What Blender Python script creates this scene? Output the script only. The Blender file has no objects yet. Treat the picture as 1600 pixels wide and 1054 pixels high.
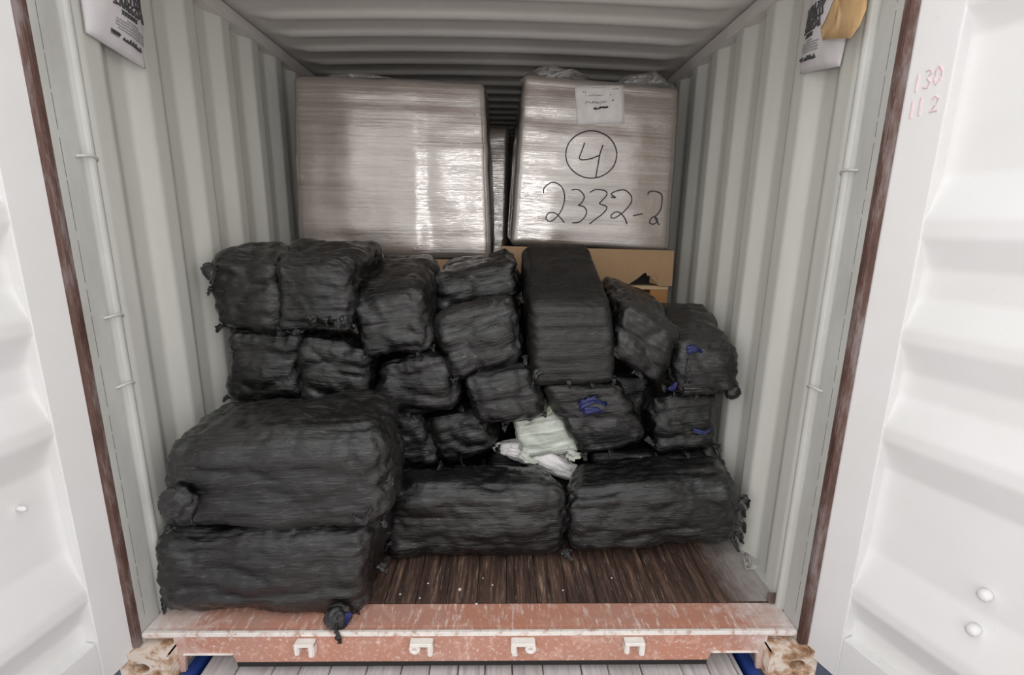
import bpy, bmesh, math, random
import numpy as np
from mathutils import Vector, Matrix, noise
from mathutils.bvhtree import BVHTree

SC = bpy.context.scene
COL = SC.collection

BALES = {
    'S': [[-1.134, 0.08, 0.315], [-0.397, 0.08, 0.333], [-0.444, 0.075, -0.002], [-1.146, 0.075, 0.02], [-1.114, 0.48, 0.315], [-0.377, 0.48, 0.333], [-0.424, 0.475, -0.002], [-1.126, 0.475, 0.02]],
    'R': [[-1.052, 0.08, 0.674], [-0.34, 0.08, 0.736], [-0.33, 0.07, 0.366], [-1.084, 0.07, 0.34], [-1.052, 0.44, 0.689], [-0.34, 0.44, 0.751], [-0.33, 0.43, 0.381], [-1.084, 0.43, 0.355]],
    'T': [[-0.374, 0.36, 0.347], [0.358, 0.36, 0.358], [0.365, 0.36, 0.025], [-0.382, 0.36, 0.017], [-0.366, 0.66, 0.29], [0.279, 0.66, 0.299], [0.279, 0.66, -0.017], [-0.366, 0.66, -0.024]],
    'U': [[0.372, 0.37, 0.314], [1.068, 0.38, 0.354], [1.122, 0.4, 0.065], [0.384, 0.38, 0.023], [0.449, 0.68, 0.31], [1.112, 0.68, 0.366], [1.112, 0.68, 0.091], [0.449, 0.68, 0.033]],
    'A': [[-1.116, 0.6, 1.257], [-0.841, 0.58, 1.249], [-0.845, 0.58, 0.967], [-1.114, 0.6, 0.96], [-1.154, 0.74, 1.281], [-0.939, 1.0, 1.32], [-0.939, 1.0, 1.051], [-1.154, 0.74, 0.998]],
    'B': [[-0.838, 0.56, 1.246], [-0.558, 0.56, 1.241], [-0.551, 0.57, 0.969], [-0.852, 0.57, 0.961], [-0.927, 1.0, 1.32], [-0.508, 1.0, 1.325], [-0.508, 1.0, 1.067], [-0.927, 1.0, 1.049]],
    'C': [[-0.575, 0.6, 1.09], [-0.276, 0.6, 1.148], [-0.212, 0.58, 0.88], [-0.496, 0.58, 0.843], [-0.509, 1.02, 1.262], [-0.235, 1.02, 1.275], [-0.235, 1.02, 0.93], [-0.509, 1.02, 0.893]],
    'D': [[-0.209, 0.6, 1.011], [0.13, 0.62, 1.128], [0.191, 0.62, 0.833], [-0.117, 0.58, 0.745], [-0.188, 1.05, 0.963], [0.117, 1.069, 1.068], [0.172, 1.069, 0.802], [-0.106, 1.032, 0.724]],
    'D1': [[-0.221, 0.84, 1.172], [0.133, 0.86, 1.259], [0.171, 0.84, 1.08], [-0.215, 0.82, 1.006], [-0.202, 1.17, 1.208], [0.116, 1.188, 1.286], [0.151, 1.17, 1.125], [-0.197, 1.152, 1.058]],
    'E': [[0.223, 0.6, 1.082], [0.548, 0.6, 1.08], [0.591, 0.58, 0.754], [0.242, 0.58, 0.728], [0.201, 1.06, 1.311], [0.52, 1.06, 1.321], [0.52, 1.06, 0.804], [0.201, 1.06, 0.778]],
    'F': [[0.635, 0.62, 1.089], [0.881, 0.62, 0.961], [0.824, 0.62, 0.694], [0.574, 0.62, 0.848], [0.601, 1.1, 1.183], [0.858, 1.1, 1.091], [0.858, 1.1, 0.744], [0.601, 1.1, 0.898]],
    'G': [[0.868, 0.6, 0.899], [1.113, 0.59, 0.898], [1.143, 0.59, 0.692], [0.877, 0.6, 0.677], [0.864, 1.0, 1.058], [1.106, 0.96, 1.048], [1.106, 0.96, 0.851], [0.864, 1.0, 0.848]],
    'H': [[-1.093, 0.6, 0.957], [-0.792, 0.6, 0.932], [-0.817, 0.6, 0.63], [-1.133, 0.6, 0.633], [-1.059, 1.05, 0.94], [-0.788, 1.05, 0.918], [-0.811, 1.05, 0.645], [-1.095, 1.05, 0.649]],
    'I': [[-0.782, 0.59, 0.94], [-0.492, 0.61, 0.864], [-0.493, 0.61, 0.61], [-0.803, 0.59, 0.609], [-0.768, 1.091, 0.922], [-0.507, 1.109, 0.853], [-0.508, 1.109, 0.624], [-0.787, 1.091, 0.624]],
    'J': [[-0.435, 0.6, 0.833], [-0.148, 0.62, 0.859], [-0.098, 0.6, 0.589], [-0.486, 0.6, 0.586], [-0.421, 1.101, 0.801], [-0.162, 1.119, 0.825], [-0.118, 1.101, 0.582], [-0.467, 1.101, 0.579]],
    'K': [[-0.077, 0.57, 0.769], [0.23, 0.6, 0.809], [0.282, 0.6, 0.57], [0.001, 0.57, 0.526], [-0.039, 1.071, 0.759], [0.238, 1.099, 0.795], [0.284, 1.099, 0.58], [0.031, 1.071, 0.54]],
    'L': [[0.273, 0.62, 0.72], [0.612, 0.62, 0.735], [0.774, 0.62, 0.438], [0.48, 0.62, 0.36], [0.279, 1.12, 0.705], [0.585, 1.12, 0.718], [0.73, 1.12, 0.451], [0.466, 1.12, 0.38]],
    'M': [[0.798, 0.67, 0.633], [1.102, 0.67, 0.648], [1.132, 0.67, 0.377], [0.84, 0.67, 0.336], [0.795, 1.15, 0.62], [1.069, 1.15, 0.633], [1.095, 1.15, 0.389], [0.832, 1.15, 0.352]],
    'N': [[-0.549, 0.68, 0.554], [-0.301, 0.68, 0.572], [-0.199, 0.68, 0.287], [-0.505, 0.68, 0.239], [-0.533, 1.16, 0.54], [-0.309, 1.16, 0.556], [-0.218, 1.16, 0.3], [-0.493, 1.16, 0.257]],
    'O': [[-0.269, 0.7, 0.526], [0.001, 0.71, 0.568], [0.075, 0.69, 0.356], [-0.198, 0.67, 0.279], [-0.252, 1.179, 0.516], [-0.009, 1.188, 0.555], [0.058, 1.17, 0.364], [-0.188, 1.152, 0.294]],
    'P': [[0.146, 0.69, 0.494], [0.388, 0.7, 0.543], [0.467, 0.69, 0.371], [0.198, 0.68, 0.322], [0.182, 1.11, 0.508], [0.399, 1.119, 0.552], [0.47, 1.11, 0.397], [0.228, 1.101, 0.353]],
}
LEFT_LOAD = [[-1.002, 1.3, 2.149], [-0.01, 1.3, 2.136], [0.028, 1.3, 1.218], [-1.046, 1.3, 1.218], [-1.002, 2.38, 2.149], [-0.01, 2.38, 2.136], [0.028, 2.38, 1.218], [-1.046, 2.38, 1.218]]
RIGHT_LOAD = [[0.185, 1.3, 2.182], [1.012, 1.3, 2.131], [1.025, 1.3, 1.277], [0.13, 1.3, 1.3], [0.185, 2.38, 2.182], [1.012, 2.38, 2.131], [1.025, 2.38, 1.277], [0.13, 2.38, 1.3]]
STROKES = [[(0.686, 1.823), (0.669, 1.851), (0.645, 1.874), (0.615, 1.891), (0.581, 1.901), (0.546, 1.904), (0.511, 1.898), (0.48, 1.884), (0.453, 1.864), (0.434, 1.839), (0.423, 1.81), (0.421, 1.779), (0.428, 1.749), (0.444, 1.72), (0.468, 1.697), (0.498, 1.679), (0.532, 1.668), (0.568, 1.666), (0.604, 1.672), (0.636, 1.686), (0.662, 1.706), (0.682, 1.732), (0.692, 1.762), (0.694, 1.793), (0.686, 1.823)], [(0.519, 1.844), (0.505, 1.802), (0.494, 1.767), (0.515, 1.758), (0.56, 1.766), (0.604, 1.784)], [(0.617, 1.834), (0.603, 1.788), (0.596, 1.734), (0.587, 1.668)], [(0.308, 1.583), (0.313, 1.615), (0.359, 1.641), (0.406, 1.616), (0.423, 1.566), (0.416, 1.515), (0.391, 1.469), (0.352, 1.436), (0.325, 1.449), (0.337, 1.478), (0.37, 1.482), (0.398, 1.463), (0.426, 1.431)], [(0.46, 1.603), (0.493, 1.606), (0.523, 1.584), (0.53, 1.56), (0.513, 1.532), (0.501, 1.524), (0.531, 1.516), (0.548, 1.492), (0.537, 1.46), (0.509, 1.435), (0.472, 1.429)], [(0.56, 1.592), (0.592, 1.607), (0.642, 1.602), (0.654, 1.582), (0.629, 1.55), (0.617, 1.534), (0.651, 1.522), (0.658, 1.506), (0.633, 1.477), (0.601, 1.453), (0.567, 1.425)], [(0.676, 1.57), (0.703, 1.567), (0.677, 1.586), (0.709, 1.603), (0.75, 1.607), (0.785, 1.58), (0.791, 1.548), (0.773, 1.516), (0.741, 1.483), (0.701, 1.458), (0.683, 1.47), (0.707, 1.491), (0.733, 1.487), (0.76, 1.459), (0.774, 1.427)], [(0.805, 1.472), (0.83, 1.478), (0.857, 1.485)], [(0.88, 1.585), (0.884, 1.599), (0.916, 1.604), (0.951, 1.591), (0.96, 1.567), (0.956, 1.51), (0.935, 1.478), (0.907, 1.461), (0.9, 1.437), (0.922, 1.429), (0.942, 1.445), (0.936, 1.462), (0.928, 1.465), (0.953, 1.425)]]
PAPER = [(0.455, 2.122), (0.712, 2.13), (0.727, 1.947), (0.476, 1.933)]
CAM = [[0.999702, -0.009389, -0.022517, 0.084153], [-0.01986, 0.222844, -0.974652, -1.478819], [0.014168, 0.974809, 0.222591, 1.413088], [0.0, 0.0, 0.0, 1.0]]
LENS = 17.2985


# ------------------------------------------------------------------ camera, sky, exposure
cam_d = bpy.data.cameras.new('camera')
cam_d.sensor_width = 36.0
cam_d.sensor_fit = 'HORIZONTAL'
cam_d.lens = LENS
cam_d.clip_start = 0.02
cam = bpy.data.objects.new('camera', cam_d)
COL.objects.link(cam)
cam.matrix_world = Matrix(CAM)
SC.camera = cam

SKY_STRENGTH = 1.55
wd = bpy.data.worlds.new('overcast_sky')
SC.world = wd
wd.use_nodes = True
wn = wd.node_tree
wn.nodes.clear()
w_out = wn.nodes.new('ShaderNodeOutputWorld')
w_bg = wn.nodes.new('ShaderNodeBackground')
w_bg.inputs['Strength'].default_value = SKY_STRENGTH
w_tc = wn.nodes.new('ShaderNodeTexCoord')
w_sep = wn.nodes.new('ShaderNodeSeparateXYZ')
w_ramp = wn.nodes.new('ShaderNodeValToRGB')
w_ramp.color_ramp.elements[0].position = 0.0
w_ramp.color_ramp.elements[0].color = (1.0, 0.985, 0.965, 1)
w_ramp.color_ramp.elements[1].position = 1.0
w_ramp.color_ramp.elements[1].color = (0.97, 0.985, 1.0, 1)
wn.links.new(w_tc.outputs['Generated'], w_sep.inputs[0])
wn.links.new(w_sep.outputs['Z'], w_ramp.inputs[0])
wn.links.new(w_ramp.outputs[0], w_bg.inputs['Color'])
wn.links.new(w_bg.outputs[0], w_out.inputs[0])

FLASH_WATTS = 26.0
fl_d = bpy.data.lights.new('camera_flash', 'POINT')
fl_d.energy = FLASH_WATTS
fl_d.shadow_soft_size = 0.06
fl_d.color = (1.0, 0.97, 0.94)
fl = bpy.data.objects.new('camera_flash', fl_d)
COL.objects.link(fl)
fl.location = cam.location + Vector((0.02, -0.03, 0.16))

SC.view_settings.view_transform = 'Standard'
SC.view_settings.look = 'None'
SC.view_settings.gamma = 1.0
SC.view_settings.use_curve_mapping = False
SC.view_settings.exposure = 0.0

# ------------------------------------------------------------------ material helpers
class M:
    def __init__(s, name):
        s.m = bpy.data.materials.new(name)
        s.m.use_nodes = True
        s.t = s.m.node_tree
        s.t.nodes.clear()
        s.out = s.n('ShaderNodeOutputMaterial')
        s.tc = s.n('ShaderNodeTexCoord')

    def n(s, typ, **kw):
        nd = s.t.nodes.new(typ)
        for k, v in kw.items():
            setattr(nd, k, v)
        return nd

    def l(s, a, b):
        s.t.links.new(a, b)

    def coord(s, scale=(1, 1, 1), rnd=False, rot=(0, 0, 0)):
        mp = s.n('ShaderNodeMapping')
        mp.inputs['Scale'].default_value = scale
        mp.inputs['Rotation'].default_value = rot
        s.l(s.tc.outputs['Object'], mp.inputs['Vector'])
        if rnd:
            oi = s.n('ShaderNodeObjectInfo')
            mu = s.n('ShaderNodeMath', operation='MULTIPLY')
            mu.inputs[1].default_value = 37.0
            s.l(oi.outputs['Random'], mu.inputs[0])
            s.l(mu.outputs[0], mp.inputs['Location'])
        return mp.outputs['Vector']

    def noise(s, vec, scale=1.0, detail=4.0, rough=0.6, dist=0.0):
        nd = s.n('ShaderNodeTexNoise')
        nd.inputs['Scale'].default_value = scale
        nd.inputs['Detail'].default_value = detail
        nd.inputs['Roughness'].default_value = rough
        nd.inputs['Distortion'].default_value = dist
        s.l(vec, nd.inputs['Vector'])
        return nd.outputs['Fac']

    def ramp(s, fac, stops):
        r = s.n('ShaderNodeValToRGB')
        e = r.color_ramp.elements
        while len(e) < len(stops):
            e.new(0.5)
        for el, (p, c) in zip(e, stops):
            el.position = p
            el.color = (c[0], c[1], c[2], 1) if isinstance(c, tuple) else (c, c, c, 1)
        s.l(fac, r.inputs[0])
        return r.outputs[0]

    def mapr(s, v, a, b):
        mr = s.n('ShaderNodeMapRange')
        mr.inputs['From Min'].default_value = a
        mr.inputs['From Max'].default_value = b
        s.l(v, mr.inputs['Value'])
        return mr.outputs[0]

    def mix(s, fac, a, b, blend='MIX'):
        mx = s.n('ShaderNodeMix', data_type='RGBA', blend_type=blend)
        if isinstance(fac, (int, float)):
            mx.inputs[0].default_value = fac
        else:
            s.l(fac, mx.inputs[0])
        for i, q in ((6, a), (7, b)):
            if isinstance(q, tuple):
                mx.inputs[i].default_value = (q[0], q[1], q[2], 1)
            else:
                s.l(q, mx.inputs[i])
        return mx.outputs[2]

    def bump(s, h, strength, distance, prev=None):
        b = s.n('ShaderNodeBump')
        b.inputs['Strength'].default_value = strength
        b.inputs['Distance'].default_value = distance
        s.l(h, b.inputs['Height'])
        if prev is not None:
            s.l(prev, b.inputs['Normal'])
        return b.outputs['Normal']

    def bsdf(s, color, rough=0.5, metal=0.0, spec=0.5, normal=None, coat=0.0, coat_rough=0.1):
        p = s.n('ShaderNodeBsdfPrincipled')
        for key, val in (('Base Color', color), ('Roughness', rough), ('Metallic', metal)):
            if isinstance(val, tuple):
                p.inputs[key].default_value = (val[0], val[1], val[2], 1)
            elif isinstance(val, (int, float)):
                p.inputs[key].default_value = val
            else:
                s.l(val, p.inputs[key])
        p.inputs['Specular IOR Level'].default_value = spec
        p.inputs['Coat Weight'].default_value = coat
        p.inputs['Coat Roughness'].default_value = coat_rough
        if normal is not None:
            s.l(normal, p.inputs['Normal'])
        return p

    def done(s, shader):
        s.l(shader.outputs[0], s.out.inputs['Surface'])
        return s.m


def mat_black_film(name, base=(0.0025, 0.0024, 0.0024), base2=(0.006, 0.0056, 0.0053), ior=1.47, rg=(0.14, 0.32), k=1.0):
    m = M(name)
    st = m.noise(m.coord((2.2, 46, 46), True), 1.0, 7, 0.68, 0.4)
    st2 = m.noise(m.coord((7, 120, 120), True), 1.0, 4, 0.6, 0.2)
    cr = m.noise(m.coord((26, 34, 34), True), 1.0, 8, 0.7, 1.2)
    vo = m.n('ShaderNodeTexVoronoi', feature='DISTANCE_TO_EDGE')
    vo.inputs['Scale'].default_value = 38.0
    m.l(m.coord((0.8, 1.3, 1.3), True), vo.inputs['Vector'])
    vr = m.ramp(vo.outputs['Distance'], [(0.0, 0.0), (0.16, 1.0)])
    patch = m.noise(m.coord((4, 7, 7), True), 1.0, 3, 0.5)
    nrm = m.bump(st, 0.75 * k, 0.012)
    nrm = m.bump(st2, 0.45 * k, 0.003, nrm)
    nrm = m.bump(cr, 0.3 * k, 0.006, nrm)
    nrm = m.bump(vr, 0.12, 0.003, nrm)
    col = m.mix(m.ramp(patch, [(0.40, 0.0), (0.68, 1.0)]), base, base2)
    col = m.mix(m.ramp(st, [(0.56, 0.0), (0.72, 0.6)]), col, (0.040, 0.034, 0.031))
    col = m.mix(m.ramp(st2, [(0.58, 0.0), (0.68, 0.7)]), col, (0.055, 0.048, 0.045))
    rr = m.ramp(patch, [(0.3, rg[0]), (0.7, rg[1])])
    p = m.bsdf(col, rr, 0, 0.5, nrm)
    p.inputs['IOR'].default_value = ior
    if k == 1.0:
        p.inputs['Coat Weight'].default_value = 0.65
        p.inputs['Coat Roughness'].default_value = 0.08
        fac = m.n('ShaderNodeTexVoronoi', feature='F1')
        fac.inputs['Scale'].default_value = 60.0
        m.l(m.coord((0.7, 1.4, 1.4), True), fac.inputs['Vector'])
        cn = m.bump(fac.outputs['Distance'], 0.35, 0.004, m.bump(st, 0.7, 0.008))
        m.l(cn, p.inputs['Coat Normal'])
    return m.done(p)


def mat_paint(name, col, dirt, rough=0.45, amount=0.5, streak=(3, 3, 0.5), bump=0.15):
    m = M(name)
    a = m.noise(m.coord(streak), 1.6, 5, 0.6)
    b = m.noise(m.coord((1, 1, 1)), 42, 6, 0.7)
    f = m.ramp(a, [(0.35, 0.0), (0.75, amount)])
    c = m.mix(f, col, dirt)
    sp = m.ramp(b, [(0.66, 0.0), (0.76, 0.35)])
    c = m.mix(sp, c, tuple(x * 0.6 for x in dirt))
    nrm = m.bump(b, bump, 0.002)
    return m.done(m.bsdf(c, rough, 0, 0.4, nrm))


MT = {}
MT['black_film'] = mat_black_film('black_stretch_film')
MT['black_film_matte'] = mat_black_film('matte_black_film', (0.008, 0.0077, 0.007), (0.013, 0.0125, 0.0115), 1.5, (0.30, 0.42), 0.6)
MT['wall'] = mat_paint('grey_green_wall_paint', (0.67, 0.67, 0.62), (0.54, 0.525, 0.49), 0.42, 0.6, (4, 4, 0.6))
MT['ceiling'] = mat_paint('ceiling_paint', (0.74, 0.705, 0.67), (0.61, 0.575, 0.545), 0.42, 0.6, (1.5, 5, 1))
MT['post'] = mat_paint('post_paint', (0.58, 0.585, 0.555), (0.44, 0.425, 0.405), 0.5, 0.7, (6, 6, 2), 0.4)
MT['door'] = mat_paint('white_door_paint', (0.80, 0.79, 0.795), (0.70, 0.70, 0.66), 0.38, 0.5, (1.5, 1.5, 1.8), 0.1)
MT['white_metal'] = mat_paint('white_metal', (0.82, 0.80, 0.77), (0.62, 0.45, 0.34), 0.5, 0.35, (30, 30, 30))

m = M('rusted_brown_edge')
n1 = m.noise(m.coord((25, 25, 5)), 1.0, 6, 0.7)
c = m.ramp(n1, [(0.34, (0.070, 0.034, 0.026)), (0.5, (0.125, 0.070, 0.058)), (0.64, (0.23, 0.19, 0.185))])
MT['rust'] = m.done(m.bsdf(c, 0.65, 0, 0.3, m.bump(n1, 0.5, 0.004)))

m = M('worn_red_sill')
n1 = m.noise(m.coord((14, 14, 14)), 1.0, 8, 0.72)
n2 = m.noise(m.coord((60, 12, 60)), 1.0, 6, 0.75)
n3 = m.noise(m.coord((3, 3, 3)), 1.0, 3, 0.5)
c = m.ramp(n3, [(0.3, (0.50, 0.215, 0.14)), (0.7, (0.46, 0.255, 0.20))])
c = m.mix(m.ramp(n1, [(0.52, 0.0), (0.60, 0.65)]), c, (0.60, 0.36, 0.29))
c = m.mix(m.ramp(n2, [(0.54, 0.0), (0.66, 0.8)]), c, (0.80, 0.72, 0.68))
sx_ = m.n('ShaderNodeSeparateXYZ')
m.l(m.tc.outputs['Object'], sx_.inputs[0])
ab = m.n('ShaderNodeMath', operation='ABSOLUTE')
m.l(sx_.outputs['X'], ab.inputs[0])
ad = m.n('ShaderNodeMath', operation='MULTIPLY_ADD')
m.l(n1, ad.inputs[0])
ad.inputs[1].default_value = 0.55
m.l(ab.outputs[0], ad.inputs[2])
c = m.mix(m.ramp(ad.outputs[0], [(1.24 / 2, 0.0), (1.42 / 2, 0.85)]) if False else m.ramp(m.mapr(ad.outputs[0], 1.20, 1.46), [(0.0, 0.0), (1.0, 0.85)]), c, (0.74, 0.70, 0.68))
MT['sill'] = m.done(m.bsdf(c, 0.55, 0, 0.4, m.bump(n1, 0.4, 0.003)))

m = M('rusty_casting')
n1 = m.noise(m.coord((16, 16, 16)), 1.0, 7, 0.7)
n2 = m.noise(m.coord((9, 9, 9)), 1.0, 4, 0.6)
c = m.ramp(n1, [(0.34, (0.20, 0.09, 0.04)), (0.46, (0.52, 0.33, 0.21)), (0.56, (0.78, 0.68, 0.59))])
MT['casting'] = m.done(m.bsdf(c, 0.65, 0, 0.35, m.bump(n2, 0.5, 0.005)))

m = M('scuffed_lip')
n1 = m.noise(m.coord((25, 25, 25)), 1.0, 6, 0.7)
c = m.ramp(n1, [(0.36, (0.50, 0.30, 0.23)), (0.48, (0.78, 0.73, 0.69)), (0.7, (0.84, 0.80, 0.77))])
MT['lip'] = m.done(m.bsdf(c, 0.5, 0, 0.4, m.bump(n1, 0.3, 0.002)))

m = M('stained_floor_wood')
n1 = m.noise(m.coord((48, 2.6, 10), True), 1.0, 7, 0.74)
n2 = m.noise(m.coord((9, 2.2, 5), True), 1.0, 4, 0.6)
n3 = m.noise(m.coord((150, 9, 20), True), 1.0, 4, 0.7)
c = m.ramp(n1, [(0.34, (0.022, 0.014, 0.012)), (0.5, (0.072, 0.044, 0.035)), (0.60, (0.16, 0.098, 0.072)), (0.69, (0.44, 0.30, 0.18))])
c = m.mix(m.ramp(n2, [(0.45, 0.0), (0.75, 0.55)]), c, (0.06, 0.03, 0.022))
c = m.mix(m.ramp(n3, [(0.58, 0.0), (0.70, 0.6)]), c, (0.42, 0.33, 0.29))
MT['floor'] = m.done(m.bsdf(c, 0.5, 0, 0.45, m.bump(n1, 0.4, 0.002)))

m = M('dusty_floor_wood')
n_ = m.noise(m.coord((18, 6, 18), True), 1.0, 7, 0.7)
ns = m.noise(m.coord((60, 2.5, 10), True), 1.0, 6, 0.72)
cw = m.ramp(ns, [(0.34, (0.030, 0.019, 0.016)), (0.55, (0.11, 0.068, 0.052)), (0.70, (0.36, 0.25, 0.17))])
sx_ = m.n('ShaderNodeSeparateXYZ')
m.l(m.tc.outputs['Object'], sx_.inputs[0])
ad = m.n('ShaderNodeMath', operation='MULTIPLY_ADD')
m.l(n_, ad.inputs[0])
ad.inputs[1].default_value = 0.30
m.l(sx_.outputs['X'], ad.inputs[2])
c2 = m.mix(m.ramp(m.mapr(ad.outputs[0], 1.12, 1.30), [(0.0, 0.0), (1.0, 0.85)]), cw, (0.44, 0.41, 0.39))
MT['floor_dusty'] = m.done(m.bsdf(c2, 0.6, 0, 0.3, m.bump(n_, 0.3, 0.002)))

m = M('weathered_plank')
n1 = m.noise(m.coord((60, 3, 20), True), 1.0, 7, 0.7)
n2 = m.noise(m.coord((6, 4, 6), True), 1.0, 4, 0.6)
c = m.ramp(n1, [(0.3, (0.36, 0.32, 0.32)), (0.5, (0.60, 0.55, 0.55)), (0.7, (0.74, 0.70, 0.70))])
c = m.mix(m.ramp(n2, [(0.4, 0.0), (0.75, 0.45)]), c, (0.40, 0.34, 0.32))
MT['plank'] = m.done(m.bsdf(c, 0.7, 0, 0.3, m.bump(n1, 0.6, 0.003)))

m = M('plain_cardboard')
n1 = m.noise(m.coord((3, 3, 3)), 1.0, 4, 0.6)
n2 = m.noise(m.coord((90, 90, 6)), 1.0, 3, 0.6)
c = m.ramp(n1, [(0.3, (0.50, 0.345, 0.235)), (0.7, (0.57, 0.41, 0.29))])
c = m.mix(m.ramp(n2, [(0.4, 0.0), (0.8, 0.3)]), c, (0.34, 0.22, 0.125))
MT['cardboard'] = m.done(m.bsdf(c, 0.75, 0, 0.25))

m = M('tray_cardboard')
n1 = m.noise(m.coord((3, 3, 3)), 1.0, 4, 0.6)
n2 = m.noise(m.coord((120, 20, 4)), 1.0, 3, 0.6)
c = m.ramp(n1, [(0.3, (0.37, 0.235, 0.13)), (0.7, (0.43, 0.285, 0.165))])
c = m.mix(m.ramp(n2, [(0.4, 0.0), (0.8, 0.3)]), c, (0.30, 0.19, 0.10))
MT['tray'] = m.done(m.bsdf(c, 0.75, 0, 0.25))

m = M('orange_brown_board')
n1 = m.noise(m.coord((5, 5, 40)), 1.0, 5, 0.6)
c = m.ramp(n1, [(0.3, (0.36, 0.165, 0.06)), (0.7, (0.46, 0.235, 0.095))])
MT['orange'] = m.done(m.bsdf(c, 0.7, 0, 0.25))

m = M('raw_pine')
n1 = m.noise(m.coord((4, 40, 40)), 1.0, 5, 0.6)
c = m.ramp(n1, [(0.3, (0.52, 0.36, 0.2)), (0.7, (0.66, 0.50, 0.32))])
MT['pine'] = m.done(m.bsdf(c, 0.7, 0, 0.25))


def mat_clear(name, haze, ior, rough, rot=(0, 0, 0), wob=1.0, hazecol=(0.80, 0.735, 0.69)):
    m = M(name)
    band = m.noise(m.coord((0.8, 0.8, 85)), 1.0, 5, 0.7, 0.2)
    fine = m.noise(m.coord((3, 3, 260)), 1.0, 3, 0.6)
    big = m.noise(m.coord((5, 5, 7)), 1.0, 3, 0.5)
    cr = m.noise(m.coord((16, 16, 30)), 1.0, 6, 0.7, 1.0)
    nr = m.bump(band, 0.40 * wob, 0.003)
    nr = m.bump(fine, 0.35 * wob, 0.0012, nr)
    nr = m.bump(big, 0.22 * wob, 0.02, nr)
    nr = m.bump(cr, 0.08 * wob, 0.006, nr)
    tr = m.n('ShaderNodeBsdfTransparent')
    df = m.n('ShaderNodeBsdfDiffuse')
    df.inputs['Color'].default_value = (*hazecol, 1)
    gl = m.n('ShaderNodeBsdfGlossy')
    gl.inputs['Roughness'].default_value = rough
    gl.inputs['Color'].default_value = (0.95, 0.93, 0.92, 1)
    m.l(nr, gl.inputs['Normal'])
    m.l(nr, df.inputs['Normal'])
    m1 = m.n('ShaderNodeMixShader')
    hz = m.ramp(band, [(0.35, haze * 0.6), (0.65, haze * 1.5)])
    m.l(hz, m1.inputs[0])
    m.l(tr.outputs[0], m1.inputs[1])
    m.l(df.outputs[0], m1.inputs[2])
    fr = m.n('ShaderNodeFresnel')
    fr.inputs['IOR'].default_value = ior
    m.l(nr, fr.inputs['Normal'])
    m2 = m.n('ShaderNodeMixShader')
    m.l(fr.outputs[0], m2.inputs[0])
    m.l(m1.outputs[0], m2.inputs[1])
    m.l(gl.outputs[0], m2.inputs[2])
    return m.done(m2)


MT['clear_film'] = mat_clear('clear_stretch_film', 0.20, 3.0, 0.13)
MT['film_bunch'] = mat_clear('gathered_clear_film', 0.45, 1.9, 0.2, wob=2.0, hazecol=(0.5, 0.49, 0.48))

m = M('white_wrapped_fabric')
n1 = m.noise(m.coord((4, 30, 60), True), 1.0, 6, 0.7, 0.5)
c = m.ramp(n1, [(0.3, (0.34, 0.37, 0.31)), (0.5, (0.58, 0.61, 0.54)), (0.68, (0.80, 0.82, 0.77))])
MT['white_bale'] = m.done(m.bsdf(c, 0.35, 0, 0.6, m.bump(n1, 0.9, 0.006)))
m = M('white_sack_plastic')
n1 = m.noise(m.coord((14, 14, 14), True), 1.0, 6, 0.65, 0.6)
MT['white_sack'] = m.done(m.bsdf((0.90, 0.87, 0.87), 0.5, 0, 0.4, m.bump(n1, 0.5, 0.012)))
m = M('greenish_clear_film')
MT['green_film'] = m.done(m.bsdf((0.46, 0.47, 0.34), 0.3, 0, 0.6, m.bump(m.noise(m.coord((40, 40, 8)), 1, 5, .7), 0.7, 0.006)))
m = M('blue_film_strip')
MT['blue'] = m.done(m.bsdf((0.010, 0.016, 0.10), 0.32, 0, 0.5, m.bump(m.noise(m.coord((60, 60, 60)), 1, 5, .7), 0.6, 0.006)))
m = M('bag_paper')
n1 = m.noise(m.coord((9, 9, 9)), 1.0, 4, 0.6)
MT['bag'] = m.done(m.bsdf((0.70, 0.665, 0.68), 0.6, 0, 0.3, m.bump(n1, 0.35, 0.012)))
m = M('tan_paper')
n1 = m.noise(m.coord((12, 12, 12)), 1.0, 4, 0.6)
c = m.ramp(n1, [(0.3, (0.53, 0.33, 0.15)), (0.7, (0.64, 0.44, 0.24))])
MT['tan'] = m.done(m.bsdf(c, 0.7, 0, 0.3, m.bump(n1, 0.4, 0.01)))


def flat(name, col, rough=0.6, metal=0.0):
    m = M(name)
    n = m.noise(m.coord((30, 30, 30)), 1, 4, 0.6)
    c = m.ramp(n, [(0.3, tuple(x * 0.85 for x in col)), (0.7, col)])
    return m.done(m.bsdf(c, rough, metal))


MT['ink'] = flat('black_marker_ink', (0.045, 0.034, 0.046))
MT['print'] = flat('black_print', (0.07, 0.065, 0.07))
MT['greyprint'] = flat('grey_print', (0.34, 0.325, 0.335))
MT['label'] = flat('white_label_paper', (0.80, 0.765, 0.75))
MT['pinkink'] = flat('faded_red_ink', (0.84, 0.63, 0.65))
MT['scribble'] = flat('dark_wall_scribble', (0.20, 0.18, 0.19))
MT['seam'] = flat('dark_seam_line', (0.20, 0.195, 0.19))
MT['blue_steel'] = flat('blue_steel', (0.018, 0.055, 0.27), 0.45)
MT['shaded_blue_steel'] = flat('shaded_blue_steel', (0.008, 0.014, 0.05), 0.5)  # blue chassis steel with its shade painted into a darker colour
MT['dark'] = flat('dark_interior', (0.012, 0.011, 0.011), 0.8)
MT['ring'] = flat('grey_ring_steel', (0.36, 0.34, 0.33), 0.45, 0.3)
MT['ground'] = flat('concrete_ground', (0.55, 0.54, 0.53), 0.85)
MT['scrap'] = flat('white_scrap', (0.75, 0.74, 0.72))

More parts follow.
